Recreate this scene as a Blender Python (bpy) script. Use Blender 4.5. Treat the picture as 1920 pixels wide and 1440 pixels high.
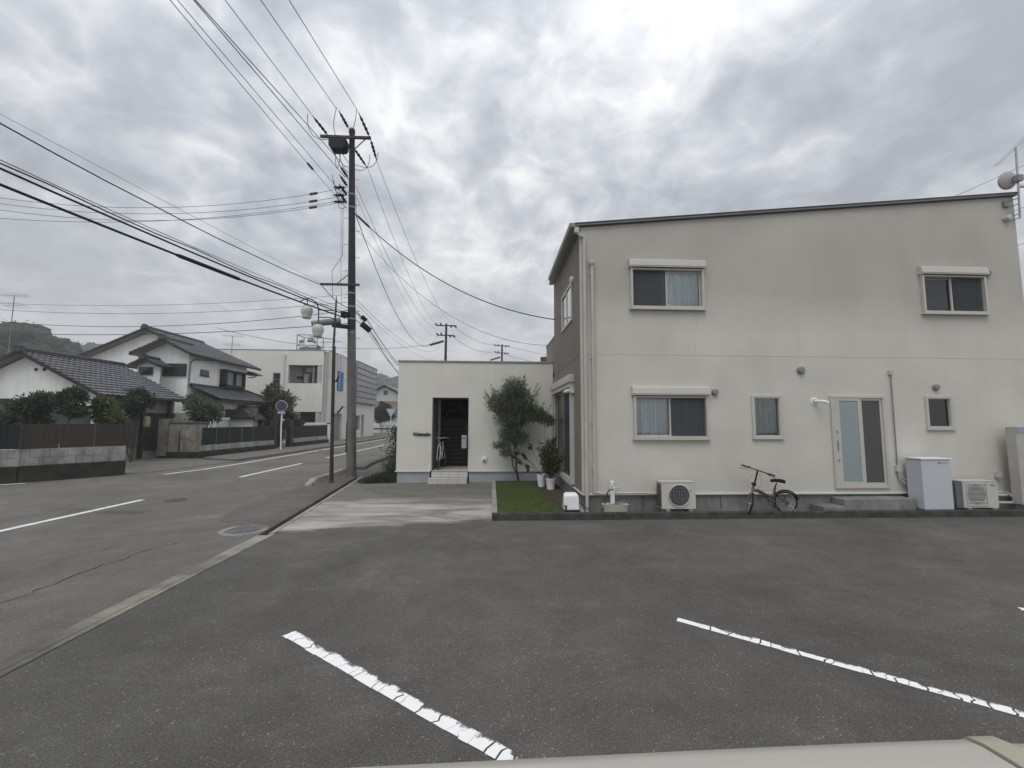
import bpy, math, random
from math import sin, cos, pi, radians, sqrt
from mathutils import Vector, Matrix, Euler
random.seed(7)
S = bpy.context.scene
for o in list(bpy.data.objects): bpy.data.objects.remove(o)

# ------------------------------------------------------------------ camera
H = 1.95
cam_d = bpy.data.cameras.new('camera'); cam = bpy.data.objects.new('camera', cam_d)
S.collection.objects.link(cam); S.camera = cam
F, PITCH, YAW, ROLL = 785.63, 0.0881557, 0.0476972, 0.0037101
fw = Vector((sin(YAW)*cos(PITCH), cos(YAW)*cos(PITCH), sin(PITCH)))
rt = Vector((cos(YAW), -sin(YAW), 0)); up = rt.cross(fw)
r2 = rt*cos(ROLL)+up*sin(ROLL); u2 = -rt*sin(ROLL)+up*cos(ROLL)
m = Matrix((r2, u2, -fw)).transposed().to_4x4(); m.translation = (0, 0, H)
cam.matrix_world = m
cam_d.sensor_width = 36; cam_d.lens = 36*F/1920; cam_d.clip_start = 0.05; cam_d.clip_end = 3000

# ------------------------------------------------------------------ world, sun, exposure
SUN_EL, SUN_AZ = radians(58), radians(200)     # azimuth clockwise from +Y
W = bpy.data.worlds.new('World'); S.world = W; W.use_nodes = True
nt = W.node_tree; N = nt.nodes; L = nt.links
for n in list(N): N.remove(n)
def nd(t, **k):
    n = N.new(t)
    for a, b in k.items(): setattr(n, a, b)
    return n
def mth(op, a, b=None, c=None, clamp=False):
    n = nd('ShaderNodeMath', operation=op, use_clamp=clamp)
    for i, v in enumerate((a, b, c)):
        if v is None: continue
        if isinstance(v, (int, float)): n.inputs[i].default_value = v
        else: L.new(v, n.inputs[i])
    return n.outputs[0]
out = nd('ShaderNodeOutputWorld'); bg = nd('ShaderNodeBackground'); bg.inputs[1].default_value = 0.1
L.new(bg.outputs[0], out.inputs[0])
sky = nd('ShaderNodeTexSky', sky_type='NISHITA', sun_disc=False, sun_elevation=SUN_EL, sun_rotation=SUN_AZ)
tc = nd('ShaderNodeTexCoord'); sep = nd('ShaderNodeSeparateXYZ'); L.new(tc.outputs['Generated'], sep.inputs[0])
dz = mth('ADD', mth('MAXIMUM', sep.outputs[2], 0.0), 0.42)
cx_ = mth('DIVIDE', sep.outputs[0], dz); cy_ = mth('DIVIDE', sep.outputs[1], dz)
cmb = nd('ShaderNodeCombineXYZ'); L.new(cx_, cmb.inputs[0]); L.new(cy_, cmb.inputs[1])
def wnoise(scale, det, rough, dist, off):
    mp = nd('ShaderNodeMapping'); L.new(cmb.outputs[0], mp.inputs[0]); mp.inputs['Location'].default_value = off
    n = nd('ShaderNodeTexNoise'); L.new(mp.outputs[0], n.inputs['Vector'])
    n.inputs['Scale'].default_value = scale; n.inputs['Detail'].default_value = det
    n.inputs['Roughness'].default_value = rough; n.inputs['Distortion'].default_value = dist
    return n.outputs[0]
na = wnoise(4.2, 7, 0.50, 0.55, (8.6, 3.9, 0)); nb = wnoise(1.5, 3, 0.5, 0.3, (7.3, 4.4, 0)); nc = wnoise(13.0, 6, 0.55, 0.6, (1.3, 9.4, 0))
puff = mth('ABSOLUTE', mth('SUBTRACT', wnoise(6.5, 4, 0.5, 0.5, (5.2, 2.2, 0)), 0.5))      # billows with bright seams
nn = mth('ADD', mth('MULTIPLY', na, 0.58), mth('MULTIPLY', nb, 0.30)); nn = mth('ADD', nn, mth('MULTIPLY', nc, 0.16)); nn = mth('SUBTRACT', nn, 0.020)
nn = mth('ADD', nn, mth('SUBTRACT', 0.028, mth('MULTIPLY', puff, 0.44)))
# darker bank of cloud towards the upper right of the street
def lobe(v, pw):
    vm = nd('ShaderNodeVectorMath', operation='DOT_PRODUCT'); L.new(tc.outputs['Generated'], vm.inputs[0])
    vm.inputs[1].default_value = Vector(v).normalized()
    return mth('POWER', mth('MAXIMUM', vm.outputs['Value'], 0.0), pw)
bank = lobe((0.95, 0.9, 0.62), 9); lft = lobe((-1.1, 0.9, 0.55), 5); thin = lobe((0.40, 1.0, 0.98), 70); thin2 = lobe((0.34, 1.0, 0.9), 10)
val = mth('SUBTRACT', nn, mth('MULTIPLY', bank, 0.10)); val = mth('SUBTRACT', val, mth('MULTIPLY', lft, 0.058))
val = mth('ADD', val, mth('MULTIPLY', thin, 0.11)); val = mth('ADD', val, mth('MULTIPLY', thin2, 0.038))
ramp = nd('ShaderNodeValToRGB'); L.new(val, ramp.inputs[0])
e = ramp.color_ramp.elements; e[0].position = 0.34; e[0].color = (0.40, 0.42, 0.47, 1)
e[1].position = 0.63; e[1].color = (0.98, 0.98, 0.98, 1)
for p_, c_ in ((0.42, (0.48, 0.505, 0.555, 1)), (0.48, (0.585, 0.61, 0.655, 1)), (0.54, (0.73, 0.745, 0.775, 1))):
    q = e.new(p_); q.color = c_
# towards the horizon the overcast evens out
hz = mth('SUBTRACT', 1.0, mth('MULTIPLY', sep.outputs[2], 2.6), clamp=True)
mixh = nd('ShaderNodeMixRGB'); L.new(mth('MULTIPLY', hz, 0.8), mixh.inputs[0]); L.new(ramp.outputs[0], mixh.inputs[1])
mixh.inputs[2].default_value = (0.76, 0.77, 0.785, 1)
# overcast zenith brighter than horizon
zen = mth('ADD', 0.97, mth('MULTIPLY', mth('POWER', mth('MAXIMUM', sep.outputs[2], 0.0), 2.0), 0.75))
scl = nd('ShaderNodeVectorMath', operation='SCALE'); L.new(mixh.outputs[0], scl.inputs[0]); L.new(mth('MULTIPLY', zen, 10.0), scl.inputs['Scale'])
mx = nd('ShaderNodeMixRGB'); mx.inputs[0].default_value = 0.95
L.new(sky.outputs[0], mx.inputs[1]); L.new(scl.outputs[0], mx.inputs[2]); L.new(mx.outputs[0], bg.inputs[0])

sl = bpy.data.lights.new('sun', 'SUN'); sl.energy = 1.15; sl.angle = radians(35); sl.color = (1.0, 0.965, 0.92)
sun = bpy.data.objects.new('sun', sl); S.collection.objects.link(sun)
sd = Vector((sin(SUN_AZ)*cos(SUN_EL), cos(SUN_AZ)*cos(SUN_EL), sin(SUN_EL)))
sun.rotation_euler = sd.to_track_quat('Z', 'Y').to_euler(); sun.location = sd*60
S.view_settings.view_transform = 'Standard'; S.view_settings.look = 'None'
S.view_settings.exposure = 0.0; S.view_settings.gamma = 1; S.view_settings.use_curve_mapping = False
S.cycles.volume_bounces = 0; S.cycles.max_bounces = 8; S.cycles.transparent_max_bounces = 24

# ------------------------------------------------------------------ materials
MATS = {}
def srgb(r, g, b):
    f = lambda c: (c/255/12.92) if c/255 <= 0.04045 else ((c/255+0.055)/1.055)**2.4
    return (f(r), f(g), f(b))
class Mt:
    def __init__(s, name):
        s.m = bpy.data.materials.new(name); s.m.use_nodes = True; s.t = s.m.node_tree
        s.N = s.t.nodes; s.L = s.t.links; s.b = s.N['Principled BSDF']
        s.geo = s.N.new('ShaderNodeNewGeometry'); MATS[name] = s.m
    def pos(s, sc=(1, 1, 1), obj=False):
        mp = s.N.new('ShaderNodeMapping'); mp.inputs['Scale'].default_value = sc
        if obj:
            t = s.N.new('ShaderNodeTexCoord'); s.L.new(t.outputs['Object'], mp.inputs[0])
        else: s.L.new(s.geo.outputs['Position'], mp.inputs[0])
        return mp.outputs[0]
    def noise(s, scale, det=4, rough=0.5, sc=(1, 1, 1), dist=0, obj=False):
        n = s.N.new('ShaderNodeTexNoise'); s.L.new(s.pos(sc, obj), n.inputs['Vector'])
        n.inputs['Scale'].default_value = scale; n.inputs['Detail'].default_value = det
        n.inputs['Roughness'].default_value = rough; n.inputs['Distortion'].default_value = dist
        return n.outputs[0]
    def ramp(s, v, pts):
        r = s.N.new('ShaderNodeValToRGB'); s.L.new(v, r.inputs[0]); e = r.color_ramp.elements
        conv = lambda c: (c, c, c, 1) if isinstance(c, (int, float)) else (*c, 1)
        e[0].position = pts[0][0]; e[0].color = conv(pts[0][1]); e[1].position = pts[-1][0]; e[1].color = conv(pts[-1][1])
        for p, c in pts[1:-1]: q = e.new(p); q.color = conv(c)
        return r.outputs[0]
    def mix(s, f, a, b, mode='MIX'):
        n = s.N.new('ShaderNodeMixRGB'); n.blend_type = mode
        for i, v in enumerate((f, a, b)):
            if isinstance(v, (int, float)): n.inputs[i].default_value = v if i == 0 else (v, v, v, 1)
            elif isinstance(v, tuple): n.inputs[i].default_value = (*v, 1)
            else: s.L.new(v, n.inputs[i])
        return n.outputs[0]
    def math(s, op, a, b, clamp=False):
        n = s.N.new('ShaderNodeMath'); n.operation = op; n.use_clamp = clamp
        for i, v in enumerate((a, b)):
            if isinstance(v, (int, float)): n.inputs[i].default_value = v
            else: s.L.new(v, n.inputs[i])
        return n.outputs[0]
    def col(s, c):
        if isinstance(c, tuple): s.b.inputs['Base Color'].default_value = (*c, 1)
        else: s.L.new(c, s.b.inputs['Base Color'])
    def bump(s, v, strength, dist):
        n = s.N.new('ShaderNodeBump'); n.inputs['Strength'].default_value = strength; n.inputs['Distance'].default_value = dist
        s.L.new(v, n.inputs['Height']); s.L.new(n.outputs[0], s.b.inputs['Normal'])
    def set(s, rough=0.6, spec=0.3, metal=0.0):
        s.b.inputs['Roughness'].default_value = rough; s.b.inputs['Specular IOR Level'].default_value = spec
        s.b.inputs['Metallic'].default_value = metal; return s
def surf(name, c, rough=0.65, var=0.18, scale=3.0, bump=0.15, bscale=120, bdist=0.004, spec=0.3, metal=0, streak=0, dirt=None, fine=0.08):
    """plain surface: base colour, soft blotches, fine grain, optional vertical run marks"""
    k = Mt(name); k.set(rough, spec, metal)
    lo = tuple(x*(1-var) for x in c); hi = tuple(min(1, x*(1+var)) for x in c)
    base = k.mix(k.ramp(k.noise(scale, 5, 0.6), [(0.3, 0.0), (0.7, 1.0)]), lo, hi)
    if fine: base = k.mix(fine, base, k.noise(bscale*0.7, 2), 'OVERLAY')
    if streak:
        st = k.ramp(k.noise(1.0, 4, 0.6, (5, 5, 0.35)), [(0.42, 1.0), (0.68, 1-streak)])
        base = k.mix(1.0, base, st, 'MULTIPLY')
    if dirt:
        f = k.ramp(k.noise(dirt[2], 6, 0.65), [(0.5, 0.0), (0.72, dirt[1])]); base = k.mix(f, base, dirt[0])
    k.col(base)
    if bump: k.bump(k.noise(bscale, 3, 0.6), bump, bdist)
    return k.m

def asphalt(name, c, spk=1.0):
    k = Mt(name); k.set(0.85, 0.25)
    big = k.ramp(k.noise(0.35, 5, 0.6, dist=0.6), [(0.3, 0.76), (0.7, 1.26)])
    oil = k.ramp(k.noise(1.1, 3, 0.5, dist=0.3), [(0.62, 1.0), (0.74, 0.78)]); dust = k.ramp(k.noise(0.8, 6, 0.7, (1, 2.2, 1), 1.2), [(0.52, 1.0), (0.72, 1.28)])
    big = k.mix(1, k.mix(1, big, oil, 'MULTIPLY'), dust, 'MULTIPLY')
    mid = k.ramp(k.noise(2.2, 6, 0.65), [(0.3, 0.86), (0.72, 1.13)])
    v = k.N.new('ShaderNodeTexVoronoi'); k.L.new(k.pos(), v.inputs['Vector']); v.inputs['Scale'].default_value = 95
    grain = k.ramp(k.noise(110, 3, 0.75), [(0.30, 0.35), (0.5, 0.95), (0.72, 1.9*spk)])
    stone = k.ramp(v.outputs['Color'], [(0.0, 0.6), (0.6, 0.95), (0.86, 1.1), (0.97, 3.4*spk)])
    a = k.mix(1, big, mid, 'MULTIPLY'); a = k.mix(1, a, grain, 'MULTIPLY'); a = k.mix(0.6, a, k.mix(1, a, stone, 'MULTIPLY'))
    k.col(k.mix(1, a, c, 'MULTIPLY'))
    k.bump(k.noise(120, 3, 0.7), 0.9, 0.008)
    return k.m
M_LOT = asphalt('lot_asphalt', (0.112, 0.108, 0.099)); M_ROAD = asphalt('road_asphalt', (0.162, 0.156, 0.144), 0.8)
M_WALK = asphalt('sidewalk_asphalt', (0.13, 0.125, 0.115), 0.8)

def render_wall():
    k = Mt('cream_render'); k.set(0.9, 0.2)
    c = k.mix(k.ramp(k.noise(0.7, 4, 0.6), [(0.3, 0.0), (0.7, 1.0)]), (0.535, 0.52, 0.472), (0.62, 0.60, 0.545))
    st = k.ramp(k.noise(1.0, 5, 0.62, (1.5, 1.5, 0.25)), [(0.50, 1.0), (0.66, 0.975), (0.80, 0.90)])
    c = k.mix(1, c, st, 'MULTIPLY')
    gr = k.ramp(k.noise(0.9, 5, 0.6, (1, 1, 0.5)), [(0.52, 0.0), (0.75, 0.22)]); c = k.mix(gr, c, (0.40, 0.41, 0.345))
    sp = k.N.new('ShaderNodeSeparateXYZ'); k.L.new(k.geo.outputs['Position'], sp.inputs[0])
    # rain grime: under the eaves and along the foot of the wall
    top = k.math('MULTIPLY', k.math('SUBTRACT', sp.outputs[2], 3.9, True), 1.15); top = k.math('MULTIPLY', top, k.ramp(k.noise(1.0, 5, 0.6, (1.2, 1.2, 0.35)), [(0.3, 0.40), (0.7, 0.50)]))
    c = k.mix(top, c, (0.30, 0.29, 0.26))
    foot = k.math('MULTIPLY', k.math('SUBTRACT', 1.15, sp.outputs[2], True), k.noise(1.6, 5, 0.7, (1.5, 1.5, 0.6)))
    c = k.mix(k.math('MULTIPLY', foot, 0.5), c, (0.34, 0.325, 0.275))
    fs = k.ramp(k.noise(1.0, 3, 0.6, (19, 19, 0.42)), [(0.66, 0.0), (0.71, 0.22)]); c = k.mix(fs, c, (0.25, 0.25, 0.22))
    pk = k.ramp(k.noise(0.55, 3, 0.5, (1, 1, 1.0)), [(0.45, 0.0), (0.7, 0.22)]); c = k.mix(pk, c, (0.66, 0.60, 0.55))
    k.col(c); k.bump(k.noise(140, 4, 0.7), 0.35, 0.006); return k.m
M_CREAM = render_wall()
M_ANNEX = surf('annex_render', (0.66, 0.65, 0.60), 0.9, 0.05, 0.8, 0.3, 130, 0.005, 0.2, streak=0.04)
M_BROWN = surf('brown_render', (0.215, 0.187, 0.168), 0.9, 0.08, 1.2, 0.3, 130, 0.005, 0.2, streak=0.10)
M_CONC = surf('concrete', (0.30, 0.29, 0.27), 0.9, 0.22, 2.2, 0.4, 90, 0.006, 0.2, dirt=((0.12, 0.115, 0.10), 0.7, 1.7))
M_FOUND = surf('foundation_concrete', (0.225, 0.225, 0.215), 0.9, 0.25, 1.8, 0.3, 90, 0.005, 0.2, streak=0.3)
M_FOUND2 = surf('annex_foundation', (0.36, 0.38, 0.40), 0.9, 0.12, 1.8, 0.3, 90, 0.005, 0.2)
M_KERBD = surf('stained_kerb', (0.060, 0.060, 0.055), 0.9, 0.35, 3, 0.4, 90, 0.006, 0.2, streak=0.35, dirt=((0.19, 0.185, 0.17), 0.35, 5))
M_WHITEFR = surf('cream_aluminium', (0.50, 0.48, 0.435), 0.35, 0.04, 2, 0, spec=0.5, fine=0)
M_PVC = surf('ivory_pvc', (0.48, 0.46, 0.41), 0.45, 0.10, 2, 0.05, 60, spec=0.4, dirt=((0.33, 0.31, 0.26), 0.35, 4))
M_WHITE = surf('white_plastic', (0.78, 0.79, 0.79), 0.4, 0.03, 2, 0, spec=0.5, fine=0)
M_APPL = surf('painted_steel', (0.52, 0.51, 0.47), 0.4, 0.04, 2, 0, spec=0.5, fine=0, dirt=((0.42, 0.40, 0.36), 0.4, 3))
M_CAB = surf('pale_grey_steel', (0.50, 0.52, 0.56), 0.35, 0.03, 1, 0, spec=0.5, fine=0)
M_DARKPL = surf('dark_plastic', (0.03, 0.03, 0.032), 0.5, 0.1, 5, 0, spec=0.4)
M_GREY = surf('grey_metal', (0.22, 0.22, 0.23), 0.5, 0.12, 5, 0, spec=0.5)
M_STEEL = surf('galvanised_steel', (0.38, 0.385, 0.39), 0.4, 0.15, 8, 0, spec=0.5, metal=0.5)
M_BLACK = surf('black_rubber', (0.010, 0.010, 0.011), 0.7, 0.1, 5, 0)
M_WIRE = surf('cable_black', (0.012, 0.012, 0.014), 0.6, 0, 5, 0, fine=0)
M_WIREG = surf('cable_grey', (0.075, 0.078, 0.085), 0.6, 0, 5, 0, fine=0)
M_TRIM = surf('silver_flashing', (0.60, 0.61, 0.62), 0.35, 0.06, 3, 0, spec=0.5, fine=0)
M_ROOFED = surf('roof_edge_dark', (0.07, 0.07, 0.068), 0.5, 0.1, 3, 0)
M_GUT = surf('grey_gutter', (0.25, 0.25, 0.235), 0.5, 0.1, 3, 0)
M_PAINT = surf('road_paint', (0.72, 0.72, 0.70), 0.7, 0.12, 6, 0.2, 150, dirt=((0.30, 0.30, 0.29), 0.5, 9))
M_TILE = surf('white_step_tile', (0.52, 0.51, 0.47), 0.5, 0.06, 6, 0)
M_GROUT = surf('dark_grout', (0.10, 0.095, 0.085), 0.9, 0.1, 6, 0.2)
M_DIRT = surf('damp_soil', (0.075, 0.062, 0.048), 0.95, 0.35, 6, 0.8, 60, 0.02, 0.15)
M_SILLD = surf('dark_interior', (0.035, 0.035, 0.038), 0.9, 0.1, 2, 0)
M_POLE = surf('pole_concrete', (0.165, 0.155, 0.148), 0.85, 0.14, 3, 0.25, 70, 0.004, 0.2, streak=0.25)
M_POLED = surf('pole_steel_brown', (0.045, 0.034, 0.033), 0.55, 0.2, 3, 0.1, 40)
M_POLEUP = surf('pole_upper_dark', (0.034, 0.027, 0.027), 0.8, 0.2, 3, 0.2, 40)
M_ROOF = surf('glazed_roof_tile', (0.115, 0.118, 0.128), 0.38, 0.30, 2.6, 0.1, 40, spec=0.55, dirt=((0.22, 0.22, 0.22), 0.5, 6))
M_RIDGE = surf('ridge_tile', (0.055, 0.056, 0.062), 0.45, 0.3, 5, 0.2, 30, spec=0.4)
M_PLAS = surf('white_plaster', (0.84, 0.84, 0.82), 0.9, 0.05, 1.2, 0.1, 90, streak=0.10)
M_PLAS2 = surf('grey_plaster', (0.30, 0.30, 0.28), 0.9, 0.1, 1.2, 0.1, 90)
M_EAVE = surf('dark_wood', (0.040, 0.034, 0.030), 0.7, 0.25, 5, 0.2, 40)
M_SOFF = surf('grey_soffit', (0.27, 0.255, 0.235), 0.8, 0.08, 2, 0)
M_MOD = surf('modern_beige_render', (0.70, 0.69, 0.635), 0.9, 0.06, 0.6, 0.1, 60, streak=0.08)
M_MOD2 = surf('modern_grey_render', (0.47, 0.46, 0.43), 0.9, 0.06, 0.6, 0.1, 60)
M_BLOCK = surf('old_concrete_block', (0.37, 0.37, 0.35), 0.9, 0.2, 2.5, 0.4, 60, 0.006, 0.2, streak=0.45, dirt=((0.10, 0.10, 0.09), 0.7, 1.3))
M_BLOCK2 = surf('buff_block', (0.27, 0.255, 0.215), 0.9, 0.2, 2.5, 0.4, 60, 0.006, 0.2, streak=0.3, dirt=((0.10, 0.095, 0.08), 0.6, 1.6))
M_MOSSY = surf('mossy_footing', (0.036, 0.035, 0.030), 0.95, 0.4, 2.5, 0.6, 50, 0.01, 0.2, dirt=((0.11, 0.11, 0.095), 0.3, 3))
M_FENB = surf('brown_fence_sheet', (0.042, 0.036, 0.031), 0.6, 0.12, 3, 0.05, 40)
M_FENK = surf('black_fence_sheet', (0.013, 0.013, 0.015), 0.6, 0.12, 3, 0.05, 40)
M_GATE = surf('purple_grey_iron', (0.075, 0.072, 0.085), 0.5, 0.2, 5, 0)
M_BARK = surf('bark', (0.085, 0.066, 0.050), 0.9, 0.3, 14, 0.7, 60, 0.01, 0.1)
M_BRICKR = surf('weathered_red_slat', (0.085, 0.045, 0.038), 0.8, 0.3, 6, 0.2, 60)
M_CAR = surf('beige_car_paint', (0.43, 0.405, 0.365), 0.28, 0.01, 1, 0, spec=0.5, fine=0)
M_CARM = surf('car_moulding', (0.36, 0.345, 0.27), 0.45, 0.02, 1, 0, fine=0)
M_BLUE = surf('blue_banner', (0.06, 0.17, 0.42), 0.6, 0.05, 2, 0, fine=0)
M_BANW = surf('banner_white', (0.62, 0.62, 0.65), 0.6, 0.03, 2, 0, fine=0)
M_RED = surf('sign_red', (0.14, 0.040, 0.045), 0.5, 0.05, 2, 0, fine=0)
M_SIGNB = surf('sign_blue', (0.04, 0.055, 0.15), 0.5, 0.05, 2, 0, fine=0)
M_PINK = surf('awning_pink', (0.19, 0.125, 0.12), 0.8, 0.1, 2, 0)
M_GREENW = surf('pale_green_siding', (0.42, 0.52, 0.44), 0.8, 0.05, 2, 0)
M_BGOLD = surf('bronze_bike_paint', (0.105, 0.085, 0.060), 0.4, 0.1, 8, 0, spec=0.5)
M_ORANGE = surf('orange_sticker', (0.45, 0.22, 0.08), 0.6, 0.05, 2, 0)
M_YEL = surf('yellow_stripe', (0.36, 0.30, 0.06), 0.6, 0.1, 2, 0)
M_CYAN = surf('pale_blue_wall', (0.50, 0.60, 0.62), 0.8, 0.04, 2, 0)

def driveway_mat():
    k = Mt('driveway_concrete'); k.set(0.9, 0.2)
    c = k.mix(k.ramp(k.noise(0.8, 5, 0.6, (0.7, 2.4, 1), 0.8), [(0.40, 0.0), (0.60, 1.0)]), (0.21, 0.20, 0.18), (0.42, 0.41, 0.37))
    c = k.mix(k.ramp(k.noise(3, 6, 0.7, (0.5, 2, 1)), [(0.45, 0.0), (0.7, 0.35)]), c, (0.20, 0.19, 0.17))
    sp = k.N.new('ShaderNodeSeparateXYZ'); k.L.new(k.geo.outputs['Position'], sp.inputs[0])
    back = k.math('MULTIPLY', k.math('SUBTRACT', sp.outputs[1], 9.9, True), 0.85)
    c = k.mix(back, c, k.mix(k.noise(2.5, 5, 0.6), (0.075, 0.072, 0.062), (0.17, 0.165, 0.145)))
    c = k.mix(0.12, c, k.noise(90, 3, 0.6), 'OVERLAY')
    k.col(c); k.bump(k.noise(90, 3, 0.6), 0.35, 0.005); return k.m
M_DRIVE = driveway_mat()
def gutter_mat():
    k = Mt('gutter_concrete'); k.set(0.9, 0.2)
    f = k.ramp(k.noise(1.4, 6, 0.65, (1, 1, 1)), [(0.40, 0.0), (0.62, 1.0)])
    c = k.mix(f, (0.16, 0.15, 0.125), (0.33, 0.315, 0.26))
    sp = k.N.new('ShaderNodeSeparateXYZ'); k.L.new(k.geo.outputs['Position'], sp.inputs[0])
    near = k.math('MULTIPLY', k.math('MULTIPLY', k.math('SUBTRACT', 5.1, sp.outputs[1], True), k.noise(3, 5, 0.7)), 1.7)
    c = k.mix(near, c, (0.115, 0.107, 0.093)); c = k.mix(0.2, c, k.noise(70, 4, 0.7), 'OVERLAY')
    k.col(c); k.bump(k.noise(70, 4, 0.7), 0.6, 0.008); return k.m
M_GUTTER = gutter_mat()
def stripe_mat():
    k = Mt('worn_parking_paint'); k.set(0.75, 0.25)
    t = k.N.new('ShaderNodeTexCoord'); sp = k.N.new('ShaderNodeSeparateXYZ'); k.L.new(t.outputs['Object'], sp.inputs[0])
    edge = k.math('MULTIPLY', k.math('ADD', sp.outputs[1], 0.0), 5.5)
    w = k.math('ADD', k.noise(9, 7, 0.72, obj=True), edge); w2 = k.math('MULTIPLY', k.noise(70, 3, 0.7, obj=True), 0.35)
    w = k.math('ADD', w, w2); w = k.math('ADD', w, k.math('MULTIPLY', k.math('SUBTRACT', k.noise(3.2, 3, 0.6, obj=True), 0.5), 1.1))
    f = k.ramp(w, [(0.80, 0.0), (0.93, 1.0)])
    c = k.mix(k.noise(30, 3, 0.6, obj=True), (0.80, 0.80, 0.80), (0.93, 0.93, 0.92))
    k.col(k.mix(f, c, k.mix(k.noise(100, 3, 0.7, obj=True), (0.04, 0.038, 0.035), (0.16, 0.155, 0.145)))); k.bump(k.noise(120, 3, 0.6), 0.5, 0.005); return k.m
M_STRIPE = stripe_mat()

def leaf_mat(name, a, b, c, rough=0.55, trans=0.35):
    k = Mt(name); k.set(rough, 0.3); g = k.geo.outputs['Random Per Island']
    col = k.ramp(g, [(0.0, a), (0.55, b), (1.0, c)])
    k.col(col)
    tr = k.N.new('ShaderNodeBsdfTranslucent'); k.L.new(col, tr.inputs[0])
    mx = k.N.new('ShaderNodeMixShader'); mx.inputs[0].default_value = trans
    k.L.new(k.b.outputs[0], mx.inputs[1]); k.L.new(tr.outputs[0], mx.inputs[2])
    k.L.new(mx.outputs[0], k.N['Material Output'].inputs[0]); return k.m
M_LEAF_OL = leaf_mat('olive_leaf', (0.075, 0.098, 0.062), (0.135, 0.17, 0.11), (0.25, 0.29, 0.20))
M_LEAF_DK = leaf_mat('dark_leaf', (0.028, 0.044, 0.026), (0.055, 0.078, 0.043), (0.11, 0.14, 0.075))
M_LEAF_YG = leaf_mat('yellow_green_leaf', (0.06, 0.075, 0.028), (0.115, 0.135, 0.05), (0.21, 0.23, 0.09))
M_LEAF_MX = leaf_mat('mixed_leaf', (0.035, 0.050, 0.030), (0.09, 0.11, 0.06), (0.24, 0.25, 0.155))
M_LEAF_CAM = leaf_mat('bush_leaf', (0.035, 0.058, 0.034), (0.08, 0.115, 0.065), (0.16, 0.20, 0.11))
M_WEED = leaf_mat('weed_leaf', (0.030, 0.045, 0.022), (0.06, 0.085, 0.042), (0.12, 0.145, 0.085))
M_POT = leaf_mat('pot_plant_leaf', (0.045, 0.055, 0.03), (0.10, 0.12, 0.065), (0.20, 0.215, 0.12))
M_GRASS = leaf_mat('lawn_grass', (0.06, 0.095, 0.028), (0.14, 0.195, 0.055), (0.27, 0.31, 0.115), 0.6, 0.3)
M_HILL = leaf_mat('hill_foliage', (0.022, 0.036, 0.024), (0.04, 0.06, 0.038), (0.075, 0.10, 0.06), 0.8, 0.2)

def glass_mat(name, tint, refl=0.08, rough=0.02):
    k = Mt(name); k.N.remove(k.b)
    t = k.N.new('ShaderNodeBsdfTransparent'); t.inputs[0].default_value = (*tint, 1)
    g = k.N.new('ShaderNodeBsdfGlossy'); g.inputs['Roughness'].default_value = rough
    lw = k.N.new('ShaderNodeFresnel'); lw.inputs[0].default_value = 1.5
    ad = k.N.new('ShaderNodeMath'); ad.operation = 'ADD'; ad.use_clamp = True; k.L.new(lw.outputs[0], ad.inputs[0]); ad.inputs[1].default_value = refl
    mx = k.N.new('ShaderNodeMixShader'); k.L.new(ad.outputs[0], mx.inputs[0]); k.L.new(t.outputs[0], mx.inputs[1]); k.L.new(g.outputs[0], mx.inputs[2])
    k.L.new(mx.outputs[0], k.N['Material Output'].inputs[0]); return k.m
M_GLASS = glass_mat('window_glass', (0.88, 0.92, 0.93), 0.04); M_GLASSR = glass_mat('sky_reflecting_glass', (0.3, 0.32, 0.34), 0.35)
M_FROST = surf('frosted_glass', (0.27, 0.315, 0.325), 0.25, 0.03, 1, 0, spec=0.5, fine=0)
M_SCREEN = surf('insect_screen', (0.085, 0.085, 0.085), 0.8, 0.06, 2, 0, fine=0)
def screen_mat():
    k = Mt('thin_screen'); k.N.remove(k.b)
    t = k.N.new('ShaderNodeBsdfTransparent'); d = k.N.new('ShaderNodeBsdfDiffuse'); d.inputs[0].default_value = (0.085, 0.088, 0.10, 1)
    mx = k.N.new('ShaderNodeMixShader'); mx.inputs[0].default_value = 0.50
    k.L.new(t.outputs[0], mx.inputs[1]); k.L.new(d.outputs[0], mx.inputs[2]); k.L.new(mx.outputs[0], k.N['Material Output'].inputs[0]); return k.m
M_THSCR = screen_mat()
def sheer(name, c, base):
    k = Mt(name); k.N.remove(k.b); t = k.N.new('ShaderNodeBsdfTransparent'); d = k.N.new('ShaderNodeBsdfDiffuse'); d.inputs[0].default_value = (*c, 1)
    lw = k.N.new('ShaderNodeLayerWeight'); lw.inputs[0].default_value = 0.5
    mx = k.N.new('ShaderNodeMixShader'); k.L.new(k.ramp(lw.outputs['Facing'], [(0.0, base), (0.45, 1.0)]), mx.inputs[0])
    k.L.new(t.outputs[0], mx.inputs[1]); k.L.new(d.outputs[0], mx.inputs[2]); k.L.new(mx.outputs[0], k.N['Material Output'].inputs[0]); return k.m
M_CURT = sheer('pale_curtain', (0.50, 0.54, 0.56), 0.35)
M_GLOBE = surf('milky_globe', (0.52, 0.52, 0.50), 0.35, 0.12, 9, 0.2, 45, spec=0.5)
M_DARKWIN = surf('dark_window_glass', (0.035, 0.037, 0.042), 0.15, 0.3, 2, 0, spec=0.6, fine=0)
M_DOORGREY = surf('grey_door', (0.22, 0.22, 0.225), 0.5, 0.05, 2, 0)
M_LOUV = surf('louvre_grey', (0.27, 0.265, 0.28), 0.25, 0.10, 1.5, 0, spec=0.5)
M_MANH = surf('manhole_iron', (0.15, 0.145, 0.165), 0.5, 0.25, 9, 0.3, 60, spec=0.5)

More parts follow.
